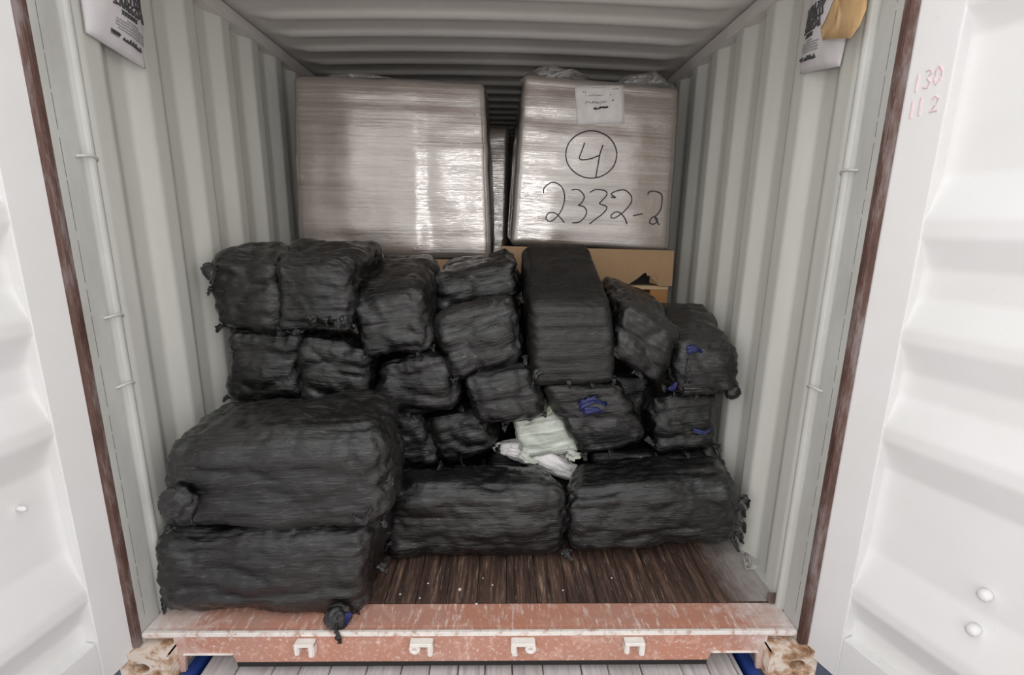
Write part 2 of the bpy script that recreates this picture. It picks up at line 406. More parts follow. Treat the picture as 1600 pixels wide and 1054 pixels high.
# ------------------------------------------------------------------ object helpers
def link(name, me, mat, parent=None):
    o = bpy.data.objects.new(name, me)
    COL.objects.link(o)
    if mat is not None:
        me.materials.append(mat)
    if parent is not None:
        o.parent = parent
    return o


def from_bm(name, bm, mat, parent=None, smooth=False, mw=None):
    me = bpy.data.meshes.new(name)
    if mw is not None:
        bm.transform(mw)
    bmesh.ops.recalc_face_normals(bm, faces=bm.faces[:])
    bm.to_mesh(me)
    bm.free()
    if smooth:
        me.polygons.foreach_set('use_smooth', [True] * len(me.polygons))
    return link(name, me, mat, parent)


def empty(name, loc=(0, 0, 0)):
    o = bpy.data.objects.new(name, None)
    o.empty_display_size = 0.1
    COL.objects.link(o)
    o.location = loc
    return o


def tag(o, label, cat, group=None):
    o['label'] = label
    o['category'] = cat
    if group:
        o['group'] = group
    return o


def struct(o):
    o['kind'] = 'structure'
    return o


def add_box(bm, lo, hi, bevel=0.0):
    r = bmesh.ops.create_cube(bm, size=1.0)
    vs = r['verts']
    for v in vs:
        v.co = Vector([lo[i] + (v.co[i] + 0.5) * (hi[i] - lo[i]) for i in range(3)])
    if bevel > 0:
        es = list({e for v in vs for e in v.link_edges})
        bmesh.ops.bevel(bm, geom=es, offset=bevel, segments=2, affect='EDGES')


def box_obj(name, lo, hi, mat, parent=None, bevel=0.0, smooth=False):
    bm = bmesh.new()
    add_box(bm, lo, hi, bevel)
    return from_bm(name, bm, mat, parent, smooth)


def add_prism(bm, pts, axis, lo, hi):
    """closed polygon pts (2-D) extruded along axis (0,1,2)"""
    def P(p, t):
        if axis == 0:
            return (t, p[0], p[1])
        if axis == 1:
            return (p[0], t, p[1])
        return (p[0], p[1], t)
    a = [bm.verts.new(P(p, lo)) for p in pts]
    b = [bm.verts.new(P(p, hi)) for p in pts]
    n = len(pts)
    for i in range(n):
        j = (i + 1) % n
        bm.faces.new((a[i], a[j], b[j], b[i]))
    bm.faces.new(a[::-1])
    bm.faces.new(b)


def add_tube(bm, pts, rad, seg=8, flatten=None, closed_caps=True):
    pts = [Vector(p) for p in pts]
    rings = []
    up = Vector((0, 0, 1))
    for i, p in enumerate(pts):
        d = (pts[min(i + 1, len(pts) - 1)] - pts[max(i - 1, 0)])
        if d.length < 1e-9:
            d = Vector((0, 0, 1))
        d.normalize()
        a = d.cross(up)
        if a.length < 1e-3:
            a = d.cross(Vector((0, 1, 0)))
        a.normalize()
        b = d.cross(a)
        r = rad[i] if isinstance(rad, (list, tuple)) else rad
        rings.append([bm.verts.new(p + (a * math.cos(2 * math.pi * k / seg) + b * math.sin(2 * math.pi * k / seg)) * r)
                      for k in range(seg)])
    for r0, r1 in zip(rings, rings[1:]):
        for k in range(seg):
            j = (k + 1) % seg
            bm.faces.new((r0[k], r0[j], r1[j], r1[k]))
    if closed_caps:
        bm.faces.new(rings[0][::-1])
        bm.faces.new(rings[-1])


def add_torus(bm, c, R, r, axis='y', sx=1.0, n=20, k=8):
    rings = []
    for i in range(n):
        t = 2 * math.pi * i / n
        ring = []
        for j in range(k):
            q = 2 * math.pi * j / k
            x = (R + r * math.cos(q)) * math.cos(t) * sx
            z = (R + r * math.cos(q)) * math.sin(t)
            y = r * math.sin(q)
            ring.append(bm.verts.new(Vector(c) + (Vector((x, y, z)) if axis == 'y' else Vector((y, x, z)))))
        rings.append(ring)
    for i in range(n):
        for j in range(k):
            a, b = rings[i], rings[(i + 1) % n]
            bm.faces.new((a[j], a[(j + 1) % k], b[(j + 1) % k], b[j]))


def sheet(name, grid, thick, mat, parent=None, smooth=False):
    """grid[i][j] of points -> sheet closed by an offset copy (thick = Vector)"""
    bm = bmesh.new()
    nI, nJ = len(grid), len(grid[0])
    A = [[bm.verts.new(p) for p in row] for row in grid]
    B = [[bm.verts.new(Vector(p) + thick) for p in row] for row in grid]
    for i in range(nI - 1):
        for j in range(nJ - 1):
            bm.faces.new((A[i][j], A[i + 1][j], A[i + 1][j + 1], A[i][j + 1]))
            bm.faces.new((B[i][j], B[i][j + 1], B[i + 1][j + 1], B[i + 1][j]))
    for i in range(nI - 1):
        bm.faces.new((A[i][0], B[i][0], B[i + 1][0], A[i + 1][0]))
        bm.faces.new((A[i][-1], A[i + 1][-1], B[i + 1][-1], B[i][-1]))
    for j in range(nJ - 1):
        bm.faces.new((A[0][j], A[0][j + 1], B[0][j + 1], B[0][j]))
        bm.faces.new((A[-1][j], B[-1][j], B[-1][j + 1], A[-1][j + 1]))
    return from_bm(name, bm, mat, parent, smooth)


# ------------------------------------------------------------------ the container shell
DEPTH = 5.9
WX = 1.174          # inner ridge of the side walls
WO = 1.212          # outer flats
ZR = 2.295          # underside of the top side rails
PITCH = 0.272


def wall_profile():
    pts = [(WO - 0.012, 0.152)]
    y = 0.245 - 0.070
    first = True
    while y < DEPTH - 0.2:
        if not first:
            pass
        pts.append((WX, y))
        pts.append((WX, y + 0.072))
        pts.append((WO, y + 0.072 + 0.066))
        pts.append((WO, y + PITCH - 0.062))
        y += PITCH
        first = False
    pts.append((WO, DEPTH))
    out = [pts[0]]
    for p0, p1, p2 in zip(pts, pts[1:], pts[2:]):
        a, b, c = Vector(p0), Vector(p1), Vector(p2)
        r = 0.011
        u = b + (a - b).normalized() * min(r, (a - b).length * .45)
        w = b + (c - b).normalized() * min(r, (c - b).length * .45)
        for t in (0, .33, .67, 1):
            q = u * (1 - t) ** 2 + b * 2 * t * (1 - t) + w * t * t
            out.append((q.x, q.y))
    out.append(pts[-1])
    return out


for side, nm in ((-1, 'wall_left'), (1, 'wall_right')):
    grid = []
    for z in (-0.005, 0.8, 1.6, ZR + 0.02):
        grid.append([Vector((side * x, y, z)) for x, y in wall_profile()])
    w = struct(sheet(nm, grid, Vector((side * 0.012, 0, 0)), MT['wall'], None, False))
    # top side rail
    struct(box_obj('trim_1' if side < 0 else 'trim_2', (min(side * 1.150, side * 1.226), 0.10, ZR),
                   (max(side * 1.150, side * 1.226), DEPTH, ZR + 0.062), MT['ceiling'], None, 0.006))
    # corner post: rounded lip bar, flat inner face, rusted front edge
    prof = [(1.168, 0.0), (1.168, 0.090), (1.176, 0.096), (1.176, 0.104)]
    for k in range(9):
        t = math.pi * k / 8
        prof.append((1.167 - 0.015 * math.sin(t), 0.108 + 0.015 - 0.015 * math.cos(t)))
    prof += [(1.174, 0.142), (1.186, 0.152), (1.20, 0.156), (1.222, 0.156), (1.222, 0.0)]
    bm = bmesh.new()
    add_prism(bm, [(side * a, b) for a, b in prof], 2, -0.045, 2.42)
    post = struct(from_bm('trim_3' if side < 0 else 'trim_4', bm, MT['post']))
    edge_in = 1.168
    box = box_obj('rusted_edge', (min(side * edge_in, side * 1.2), -0.020, -0.045),
                  (max(side * edge_in, side * 1.2), 0.003, 2.42), MT['rust'], post, 0.003)
    box['label'] = 'rusted brown front edge'
    # weld seam running down the inner face
    bm = bmesh.new()
    rnd = random.Random(5 + side)
    z = 0.05
    while z < 2.3:
        h = rnd.uniform(0.03, 0.16)
        add_box(bm, (min(side * 1.1675, side * 1.169), 0.0260, z), (max(side * 1.1675, side * 1.169), 0.0280, z + h))
        z += h + rnd.uniform(0.004, 0.03)
    s_ = from_bm('seam_line', bm, MT['seam'], post)
    # lashing rods on the lip bar
    for z in ((1.597, 1.113, 0.883) if side < 0 else (1.594, 0.887)):
        bm = bmesh.new()
        x0 = side * 1.166
        add_tube(bm, [(x0, 0.070, z - 0.004), (side * 1.154, 0.096, z), (side * 1.148, 0.114, z + 0.002),
                      (side * 1.150, 0.128, z - 0.004), (side * 1.160, 0.138, z - 0.010)], 0.0042, 8)
        from_bm('lashing_rod', bm, MT['post'], post, True)
    # foot bracket of the post
    box_obj('foot_block', (min(side * 1.13, side * 1.172), 0.125, 0.0), (max(side * 1.13, side * 1.172), 0.150, 0.035),
            MT['rust'], post, 0.004)
    # lashing ring low on the wall
    bm = bmesh.new()
    add_torus(bm, (side * 1.140, 0.33, 0.038), 0.026, 0.006, 'x')
    rg = from_bm('lashing_ring', bm, MT['ring'], w, True)
    box_obj('ring_bracket', (min(side * 1.135, side * 1.18), 0.318, 0.0), (max(side * 1.135, side * 1.18), 0.342, 0.022), MT['post'], rg, 0.003)

# ceiling: cambered sheet with pressed ribs
CP = 0.2255


def ceil_y():
    ys = []
    y0 = 0.10
    while y0 < DEPTH:
        for f in (0.0, 0.22, 0.34, 0.40, 0.46, 0.60, 0.66, 0.72, 0.84):
            ys.append((y0 + f * CP, f))
        y0 += CP
    return [q for q in ys if q[0] <= DEPTH]


def rib(f):
    tab = ((0.0, 0.0), (0.22, 0.0), (0.34, 0.002), (0.40, 0.008), (0.46, 0.019), (0.60, 0.019), (0.66, 0.017), (0.72, 0.010), (0.84, 0.001), (1.01, 0.0))
    for (a, va), (b, vb) in zip(tab, tab[1:]):
        if a <= f <= b:
            return va + (vb - va) * (f - a) / (b - a)
    return 0


grid = []
NX = 28
for y, f in ceil_y():
    row = []
    for i in range(NX + 1):
        x = -1.17 + 2.34 * i / NX
        e = max(0.0, min(1.0, (1.09 - abs(x)) / 0.06))
        row.append(Vector((x, y, 2.352 + 0.026 * (1 - (x / 1.17) ** 2) - rib(f) * e)))
    grid.append(row)
struct(sheet('ceiling', grid, Vector((0, 0, 0.02)), MT['ceiling'], None, True))

# back wall, corrugated vertically
prof = []
x = -1.2
while x < 1.2:
    prof += [(x, DEPTH - 0.03), (x + 0.11, DEPTH - 0.03), (x + 0.15, DEPTH), (x + 0.21, DEPTH)]
    x += 0.25
struct(sheet('wall_back', [[Vector((a, b, z)) for a, b in prof] for z in (-0.005, 2.4)], Vector((0, 0.01, 0)), MT['wall']))

# door header above the opening
struct(box_obj('trim_5', (-1.222, -0.02, 2.285), (1.222, 0.10, 2.43), MT['post'], None, 0.006))

# floor: a dark bed with boards laid lengthwise
fl_o = struct(box_obj('floor', (-1.225, 0.138, -0.03), (1.225, DEPTH, -0.0075), MT['dark']))
for side, nm in ((-1, 'baseboard_left'), (1, 'baseboard_right')):
    bm = bmesh.new()
    add_box(bm, (min(side * 1.169, side * 1.226), 0.138, -0.035), (max(side * 1.169, side * 1.226), DEPTH, 0.006), 0.002)
    struct(from_bm(nm, bm, MT['post']))
NB = 20
bw = 2.34 / NB
bme = None
for i in range(NB):
    x0 = -1.17 + i * bw
    if bme is None:
        bm = bmesh.new()
        add_box(bm, (-bw / 2 + 0.0012, 0.0, -0.012), (bw / 2 - 0.0012, DEPTH - 0.142, 0.0), 0.0012)
        o = from_bm('floor_board', bm, MT['floor'], fl_o)
        bme = o.data
    else:
        o = bpy.data.objects.new('floor_board', bme)
        COL.objects.link(o)
        o.parent = fl_o
    o.location = (x0 + bw / 2, 0.142, -0.0004 * (i % 3))
# dusty strip of board against the right wall
o = box_obj('dusty_board', (0.936, 0.143, -0.006), (1.168, DEPTH, 0.0006), MT['floor_dusty'], fl_o)
o['label'] = 'dust-whitened strip of floor along the wall'

# sill: top plate, scuffed lip, front beam with two fork pockets
sill = struct(box_obj('trim_6', (-1.168, 0.004, -0.03), (1.168, 0.138, -0.004), MT['sill'], None, 0.002))
bm = bmesh.new()
add_box(bm, (-1.166, -0.006, -0.016), (1.166, 0.010, 0.001), 0.003)
from_bm('sill_lip', bm, MT['lip'], sill)['label'] = 'white scuffed lip'
box_obj('sill_step', (-1.166, 0.030, -0.006), (1.166, 0.060, -0.002), MT['sill'], sill, 0.001)
box_obj('under_sill_shadow', (-0.850, 0.001, -0.147), (0.850, 0.020, -0.1245), MT['dark'], sill)  # dark strip added to stand for the shadow under the sill beam
zb = -0.124
pts = [(-1.06, -0.016), (1.06, -0.016), (1.06, -0.165), (1.035, -0.165), (1.028, -0.090), (0.862, -0.090), (0.850, zb),
       (-0.850, zb), (-0.862, -0.090), (-1.028, -0.090), (-1.035, -0.165), (-1.06, -0.165)]
bm = bmesh.new()
add_prism(bm, pts, 1, -0.002, 0.010)
from_bm('front_beam', bm, MT['sill'], sill)
for sx in (-1, 1):
    box_obj('pocket_rim', (min(sx * 0.858, sx * 1.032), -0.008, -0.0915), (max(sx * 0.858, sx * 1.032), 0.02, -0.0850), MT['lip'], sill, 0.002)

# lock keepers on the front beam
for x0, x1, ringside in ((-0.628, -0.560, 0), (-0.226, -0.146, -1), (0.130, 0.216, 1), (0.534, 0.606, 0)):
    bm = bmesh.new()
    add_box(bm, (x0, -0.034, -0.036), (x1, -0.001, -0.022), 0.003)
    if ringside == 0:
        add_box(bm, (x0, -0.036, -0.068), (x0 + 0.017, -0.001, -0.024), 0.004)
        add_box(bm, (x1 - 0.019, -0.036, -0.076), (x1, -0.001, -0.024), 0.004)
    elif ringside < 0:
        add_box(bm, (x1 - 0.018, -0.036, -0.074), (x1, -0.001, -0.024), 0.004)
    else:
        add_box(bm, (x0, -0.036, -0.066), (x0 + 0.020, -0.001, -0.024), 0.004)
        add_box(bm, (x0 + 0.004, -0.030, -0.080), (x0 + 0.024, -0.001, -0.068), 0.003)
    kp = from_bm('lock_keeper', bm, MT['white_metal'], sill)
    if ringside:
        xr = x0 + 0.016 if ringside < 0 else x1 - 0.016
        bm = bmesh.new()
        add_torus(bm, (xr, -0.024, -0.050), 0.013, 0.008, 'y')
        add_box(bm, (xr - 0.006, -0.022, -0.068), (xr + 0.006, -0.001, -0.034), 0.002)
        from_bm('keeper_ring', bm, MT['white_metal'], kp, True)


# corner castings with an oval hole in the face
def casting(sx, name):
    x0, x1, z0, z1, y0, y1 = 1.052, 1.226, -0.168, -0.048, -0.044, 0.13
    bm = bmesh.new()
    n = 32
    cx, cz, rx, rz = 1.158, -0.110, 0.030, 0.021
    inner, outer, deep = [], [], []
    for i in range(n):
        t = 2 * math.pi * i / n
        c_, s_ = math.cos(t), math.sin(t)
        inner.append(bm.verts.new((cx + rx * c_, y0 + 0.004, cz + rz * s_)))
        deep.append(bm.verts.new((cx + rx * c_, y0 + 0.05, cz + rz * s_)))
        k = min(((x1 - cx) / c_ if c_ > 0 else (x0 - cx) / c_) if abs(c_) > 1e-6 else 9e9,
                ((z1 - cz) / s_ if s_ > 0 else (z0 - cz) / s_) if abs(s_) > 1e-6 else 9e9)
        outer.append(bm.verts.new((cx + k * c_, y0, cz + k * s_)))
    for i in range(n):
        j = (i + 1) % n
        bm.faces.new((outer[i], outer[j], inner[j], inner[i]))
        bm.faces.new((inner[i], inner[j], deep[j], deep[i]))
    bm.faces.new(deep)
    add_box(bm, (x0, y0 + 0.052, z0), (x1, y1, z1), 0.004)
    for lo, hi in (((x0, y0, z1 - 0.006), (x1, y0 + 0.056, z1)), ((x0, y0, z0), (x1, y0 + 0.056, z0 + 0.006)),
                   ((x0, y0, z0), (x0 + 0.006, y0 + 0.056, z1)), ((x1 - 0.006, y0, z0), (x1, y0 + 0.056, z1))):
        add_box(bm, lo, hi, 0.0015)
    bm.transform(Matrix.Diagonal((sx, 1, 1, 1)))
    o = struct(from_bm(name, bm, MT['casting']))
    bm = bmesh.new()
    bmesh.ops.create_cone(bm, cap_ends=True, segments=24, radius1=0.019, radius2=0.019, depth=0.004)
    bm.transform(Matrix.Translation((sx * cx, y0 + 0.047, cz)) @ Matrix.Rotation(math.pi / 2, 4, 'X') @ Matrix.Diagonal((1.4, 1, 1, 1)))
    from_bm('hole_bottom', bm, MT['dark'], o)
    return o


casting(-1, 'trim_7')
casting(1, 'trim_8')

# ------------------------------------------------------------------ doors
PAN0 = [(0.02, .040), (0.15, .040), (0.235, 0.002), (0.275, 0.002), (0.42, .036), (0.70, .036), (0.797, 0.002), (0.84, 0.002),
        (0.94, .032), (1.01, .032), (1.10, 0.002), (1.14, 0.002), (1.23, .032), (1.31, .032), (1.395, 0.002), (1.445, 0.002),
        (1.56, .040), (1.90, .040), (1.965, 0.002), (2.02, 0.002), (2.12, .040), (2.36, .040)]
PAN = [PAN0[0]]
for p0_, p1_, p2_ in zip(PAN0, PAN0[1:], PAN0[2:]):
    a_, b_, c_ = Vector(p0_), Vector(p1_), Vector(p2_)
    u_ = b_ + (a_ - b_) * min(0.45, 0.011 / (a_ - b_).length)
    w_ = b_ + (c_ - b_) * min(0.45, 0.011 / (c_ - b_).length)
    for t_ in (0, .17, .33, .5, .67, .83, 1):
        q_ = u_ * (1 - t_) ** 2 + b_ * 2 * t_ * (1 - t_) + w_ * t_ * t_
        PAN.append((q_.x, q_.y))
PAN.append(PAN0[-1])


def door(name, sx, ang, bolts):
    root = struct(empty(name, (sx * (1.203 if sx > 0 else 1.192), -0.022, 0)))
    a = math.radians(ang)
    # local: s along the door, t out of its inner face, z up
    ds = Vector((sx * math.sin(a), -math.cos(a), 0))
    dn = Vector((-sx * math.cos(a), -math.sin(a), 0))
    mw = Matrix((( ds.x, dn.x, 0, 0), (ds.y, dn.y, 0, 0), (0, 0, 1, 0), (0, 0, 0, 1)))
    zb_, zt = -0.082, 2.40
    W = 1.165
    if True:
        bm = bmesh.new()
        add_box(bm, (-0.016, -0.05, zb_), (0.104, 0.0, zt), 0.005)
        from_bm('hinge_stile', bm, MT['door'], root, False, mw)
        bm = bmesh.new()
        add_box(bm, (W - 0.10, -0.05, zb_), (W, 0.0, zt), 0.005)
        from_bm('closing_stile', bm, MT['door'], root, False, mw)
        bm = bmesh.new()
        add_box(bm, (0.104, -0.05, zb_ + 0.004), (W - 0.10, -0.002, 0.080), 0.004)
        from_bm('bottom_rail', bm, MT['door'], root, False, mw)
        bm = bmesh.new()
        add_box(bm, (0.104, -0.05, zt - 0.10), (W - 0.10, -0.002, zt), 0.004)
        from_bm('top_rail', bm, MT['door'], root, False, mw)
        grid = [[mw @ Vector((s, -d - 0.001, z)) for s in (0.098, 0.35, 0.7, W - 0.094)] for z, d in PAN]
        sheet('corrugated_panel', grid, dn * -0.004, MT['door'], root, False)
    for s, z, r in bolts:
        bm = bmesh.new()
        d = next((d0 + (d1 - d0) * (z - z0) / (z1 - z0)) for (z0, d0), (z1, d1) in zip(PAN, PAN[1:]) if z0 <= z <= z1)
        add_tube(bm, [(s, -d - 0.004, z), (s, -d + 0.010, z), (s, -d + 0.022, z), (s, -d + 0.027, z)], [r * 0.95, r, r * 0.9, r * 0.5], 14)
        from_bm('bolt_head', bm, MT['door'], root, True, mw)
    # outer lock rods, seen only from the side
    for s in (0.42, 0.86):
        bm = bmesh.new()
        add_tube(bm, [(s, -0.075, zb_ - 0.02), (s, -0.075, zt)], 0.017, 10)
        from_bm('lock_rod', bm, MT['white_metal'], root, True, mw)
    return root, mw


dl, mwl = door('door_1', -1, 10, [(0.202, 0.621, 0.008)])
dr, mwr = door('door_2', 1, 20, [(0.403, 0.482, 0.0155), (0.402, 0.376, 0.0155)])

# faded red writing on the right door's stile: 130 / 11 2
FONT = {'1': [[(0.45, 1), (0.5, 0)]],
        '3': [[(0.1, 0.95), (0.6, 1), (0.85, 0.8), (0.45, 0.55), (0.9, 0.3), (0.6, 0.02), (0.1, 0.08)]],
        '0': [[(0.5, 1), (0.15, 0.75), (0.1, 0.3), (0.45, 0), (0.85, 0.25), (0.9, 0.7), (0.5, 1)]],
        '2': [[(0.1, 0.8), (0.4, 1), (0.85, 0.8), (0.6, 0.4), (0.1, 0.02), (0.95, 0.05)]]}
bm = bmesh.new()
for txt, s0, z0, h, wdt in (('130', 0.012, 1.782, 0.046, 0.024), ('11', 0.012, 1.716, 0.044, 0.020), ('2', 0.064, 1.722, 0.040, 0.026)):
    for i, ch in enumerate(txt):
        for stroke in FONT[ch]:
            add_tube(bm, [(s0 + (i + px * 0.8) * wdt, 0.0006, z0 + py * h + 0.004 * i) for px, py in stroke], 0.0026, 6)
o = from_bm('red_writing', bm, MT['pinkink'], dr, False, mwr)
o['label'] = 'faded red handwritten numbers'

# dark scribble and scuffs on the left wall
wl = bpy.data.objects['wall_left']
bm = bmesh.new()
rnd = random.Random(3)
for (y, z) in ((0.735, 2.215), (0.742, 2.19), (0.75, 2.16), (0.752, 2.135), (0.757, 2.075)):
    p = Vector((-1.1895, y, z))
    add_tube(bm, [p + Vector((0.002, rnd.uniform(-.012, .012), rnd.uniform(-.012, .012))) for _ in range(4)], 0.003, 6)
from_bm('pencil_scribble', bm, MT['scribble'], wl)

# ------------------------------------------------------------------ platform under the container
deck = empty('plank_deck', (0, -1.0, -0.205))
tag(deck, 'weathered grey plank deck with blue side beams under the container sill', 'platform')
rnd = random.Random(12)
x = -0.985
while x < 0.97:
    pw = min(rnd.uniform(0.095, 0.15), 0.985 - x)
    bm = bmesh.new()
    add_box(bm, (x + 0.002, -2.3, -0.028), (x + pw - 0.002, 2.6, 0.0), 0.003)
    o = from_bm('deck_plank', bm, MT['plank'], deck)
    o.location = (0, 0, 0.030 + rnd.uniform(-0.003, 0.003))
    x += pw
for sx in (-1, 1):
    o = box_obj('side_beam', (min(sx * 1.0, sx * 1.045), -2.3, -0.2), (max(sx * 1.0, sx * 1.045), 2.6, 0.036), MT['blue_steel'], deck, 0.004)
    o['label'] = 'blue steel side beam'
    box_obj('outrigger_plate', (min(sx * 1.05, sx * 1.42), -0.5, -0.2), (max(sx * 1.05, sx * 1.42), 2.6, -0.06), MT['shaded_blue_steel'], deck, 0.004)
for y in (-1.8, 0.0, 1.8):
    box_obj('cross_beam', (-1.0, y - 0.05, -0.2), (1.0, y + 0.05, -0.001), MT['shaded_blue_steel'], deck)
gr = struct(box_obj('ground', (-30, -30, -0.55), (30, 30, -0.405), MT['ground']))


# ------------------------------------------------------------------ wrapped bales
def tri(C, u, v, w):
    f = (C[3] * (1 - u) + C[2] * u) * (1 - w) + (C[0] * (1 - u) + C[1] * u) * w
    b = (C[7] * (1 - u) + C[6] * u) * (1 - w) + (C[4] * (1 - u) + C[5] * u) * w
    return f * (1 - v) + b * v


def frame_of(C):
    ex = ((C[1] - C[0]) + (C[2] - C[3])).normalized()
    ez = ((C[0] - C[3]) + (C[1] - C[2]))
    ez = (ez - ex * ez.dot(ex)).normalized()
    ey = ez.cross(ex)
    return ex, ey, ez


def hexa(C, r, step, fn, origin=None):
    """rounded, displaced six-sided block; fn(q, nrm, par) -> offset along the normal; returns mesh and matrix"""
    C = [Vector(p) for p in C]
    ex, ey, ez = frame_of(C)
    hx = ((C[1] - C[0]).length + (C[2] - C[3]).length) / 4
    hy = ((C[4] - C[0]).length + (C[6] - C[2]).length) / 4
    hz = ((C[0] - C[3]).length + (C[1] - C[2]).length) / 4
    H = (hx, hy, hz)
    N = [max(8, min(64, int(2 * h / step))) for h in H]
    r = min(r, 0.45 * min(H))
    org = (C[2] + C[3] + C[6] + C[7]) / 4 if origin is None else Vector(origin)
    R = Matrix((ex, ey, ez)).transposed()
    Ri = R.transposed()
    ids, co, faces = {}, [], []

    def vid(i, j, k):
        key = (i, j, k)
        if key in ids:
            return ids[key]
        p = Vector([(2 * t / n - 1) * h for t, n, h in zip(key, N, H)])
        inn = Vector([max(-h + r, min(h - r, c)) for c, h in zip(p, H)])
        d = p - inn
        nr = d.normalized()
        q = inn + nr * r
        u, v, w = [(c / h + 1) / 2 for c, h in zip(q, H)]
        P = tri(C, u, v, w)
        off = fn(q, nr, (u, v, w))
        L = Ri @ (P - org) + nr * off
        ids[key] = len(co)
        co.append(L)
        return ids[key]

    for ax in range(3):
        b, c = (ax + 1) % 3, (ax + 2) % 3
        for lim in (0, N[ax]):
            for s in range(N[b]):
                for t in range(N[c]):
                    q = []
                    for (ds, dt) in ((0, 0), (1, 0), (1, 1), (0, 1)):
                        key = [0, 0, 0]
                        key[ax], key[b], key[c] = lim, s + ds, t + dt
                        q.append(vid(*key))
                    faces.append(q if lim else q[::-1])
    me = bpy.data.meshes.new('block')
    me.from_pydata([tuple(c) for c in co], [], faces)
    me.polygons.foreach_set('use_smooth', [True] * len(me.polygons))
    me.update()
    mw = Matrix.Translation(org) @ R.to_4x4()
    return me, mw, C


def bale_fn(seed, lump=0.014, fold=0.006, crinkle=0.006, bulge=0.012, crease=0.03):
    so = Vector((seed * 7.13, seed * 3.7, seed * 11.9))

    def fn(q, nr, par):
        a = noise.noise(q * 5.5 + so) * lump
        vd = noise.voronoi(Vector((q.x * 5.0, q.y * 8.5, q.z * 8.5)) + so)[0]
        a += (min(vd[1] - vd[0], 0.45) - 0.3) * crease
        s = noise.noise(Vector((q.x * 2.2, q.y * 24, q.z * 24)) + so)
        s2 = noise.noise(Vector((q.x * 5, q.y * 55, q.z * 55)) - so)
        b = (0.5 - abs(s)) * fold * 1.4 + s2 * fold * 0.35
        e = max(abs(par[0] * 2 - 1), 0) ** 6 + abs(par[2] * 2 - 1) ** 6 * 0.6 + abs(par[1] * 2 - 1) ** 6 * 0.4
        c = 1 - 2 * abs(noise.noise(q * 21 + so * 2))
        c2 = noise.noise(q * 46 - so)
        cc = (c * 0.7 + c2 * 0.4) * crinkle * (0.35 + min(1.2, e))
        u, v, w = [t * 2 - 1 for t in par]
        g = bulge * ((1 - u * u) * (1 - w * w) if abs(nr.y) > .5 else (1 - u * u) * (1 - v * v) if abs(nr.z) > .5 else (1 - v * v) * (1 - w * w))
        return a + b + cc + g
    return fn


def tail(parent, pts, r0, seed, mat, name='film_tail', flat_k=0.45):
    """crumpled twist of film along pts (world), flattened and ruffled"""
    rnd = random.Random(seed)
    bm = bmesh.new()
    P = [Vector(p) for p in pts]
    fine = []
    for a, b in zip(P, P[1:]):
        for k in range(5):
            fine.append(a.lerp(b, k / 5))
    fine.append(P[-1])
    n = len(fine)
    nw = 8
    so = Vector((seed * 1.7, seed * 2.9, seed))
    dirn = (P[-1] - P[0]).normalized()
    side = dirn.cross(Vector((rnd.uniform(-.3, .3), -1, rnd.uniform(-.3, .3)))).normalized()
    nrm_ = side.cross(dirn).normalized()
    tw = rnd.uniform(-1.2, 1.2)
    A, B = [], []
    for i, p in enumerate(fine):
        t = i / (n - 1)
        wv = r0 * 1.35 * (1.15 - 0.75 * t) * rnd.uniform(0.8, 1.2)
        ang = tw * t
        sd = side * math.cos(ang) + nrm_ * math.sin(ang)
        nn = nrm_ * math.cos(ang) - side * math.sin(ang)
        ra, rb = [], []
        for k in range(nw + 1):
            u = k / nw * 2 - 1
            q = p + sd * (u * wv)
            q = q + nn * (math.sin(u * 7 + seed) * 0.30 * r0 + noise.noise(q * 70 + so) * r0 * 0.7) + dirn * (noise.noise(q * 90 - so) * r0 * 0.9 * t)
            ra.append(bm.verts.new(q))
            rb.append(bm.verts.new(q + nn * 0.0022))
        A.append(ra)
        B.append(rb)
    for i in range(n - 1):
        for k in range(nw):
            bm.faces.new((A[i][k], A[i + 1][k], A[i + 1][k + 1], A[i][k + 1]))
            bm.faces.new((B[i][k], B[i][k + 1], B[i + 1][k + 1], B[i + 1][k]))
        bm.faces.new((A[i][0], B[i][0], B[i + 1][0], A[i + 1][0]))
        bm.faces.new((A[i][nw], A[i + 1][nw], B[i + 1][nw], B[i][nw]))
    for k in range(nw):
        bm.faces.new((A[0][k], A[0][k + 1], B[0][k + 1], B[0][k]))
        bm.faces.new((A[-1][k], B[-1][k], B[-1][k + 1], A[-1][k + 1]))
    bm.transform(parent.matrix_world.inverted())
    o = from_bm(name, bm, mat, parent, True)
    return o


def knob(parent, c, r, axis, seed, mat, name='film_knot', sq=0.55):
    """a gathered, spiralled end of the wrap"""
    bm = bmesh.new()
    bmesh.ops.create_uvsphere(bm, u_segments=40, v_segments=24, radius=1.0)
    ax = Vector(axis).normalized()
    rot = Vector((0, 0, 1)).rotation_difference(ax).to_matrix()
    so = Vector((seed, seed * 2.3, seed * 0.7))
    for v in bm.verts:
        p = v.co.copy()
        th = math.atan2(p.y, p.x)
        rr = math.hypot(p.x, p.y)
        groove = math.sin(rr * 15 + th * 1.0) * 0.055 * (0.3 + rr) + math.sin(th * 17 + rr * 4) * 0.03
        k = 1 + groove + 0.22 * noise.noise(p * 2.2 + so) + 0.09 * noise.noise(p * 7 + so)
        p = Vector((p.x * k, p.y * k, p.z * sq * k))
        v.co = Vector(c) + (rot @ p) * r
    bm.transform(parent.matrix_world.inverted())
    return from_bm(name, bm, mat, parent, True)


def grow(C8, k):
    P = [Vector(p) for p in C8]
    out = []
    for grp in (P[:4], P[4:]):
        c = sum(grp, Vector()) / 4
        out += [c + (p - c) * k for p in grp]
    return out


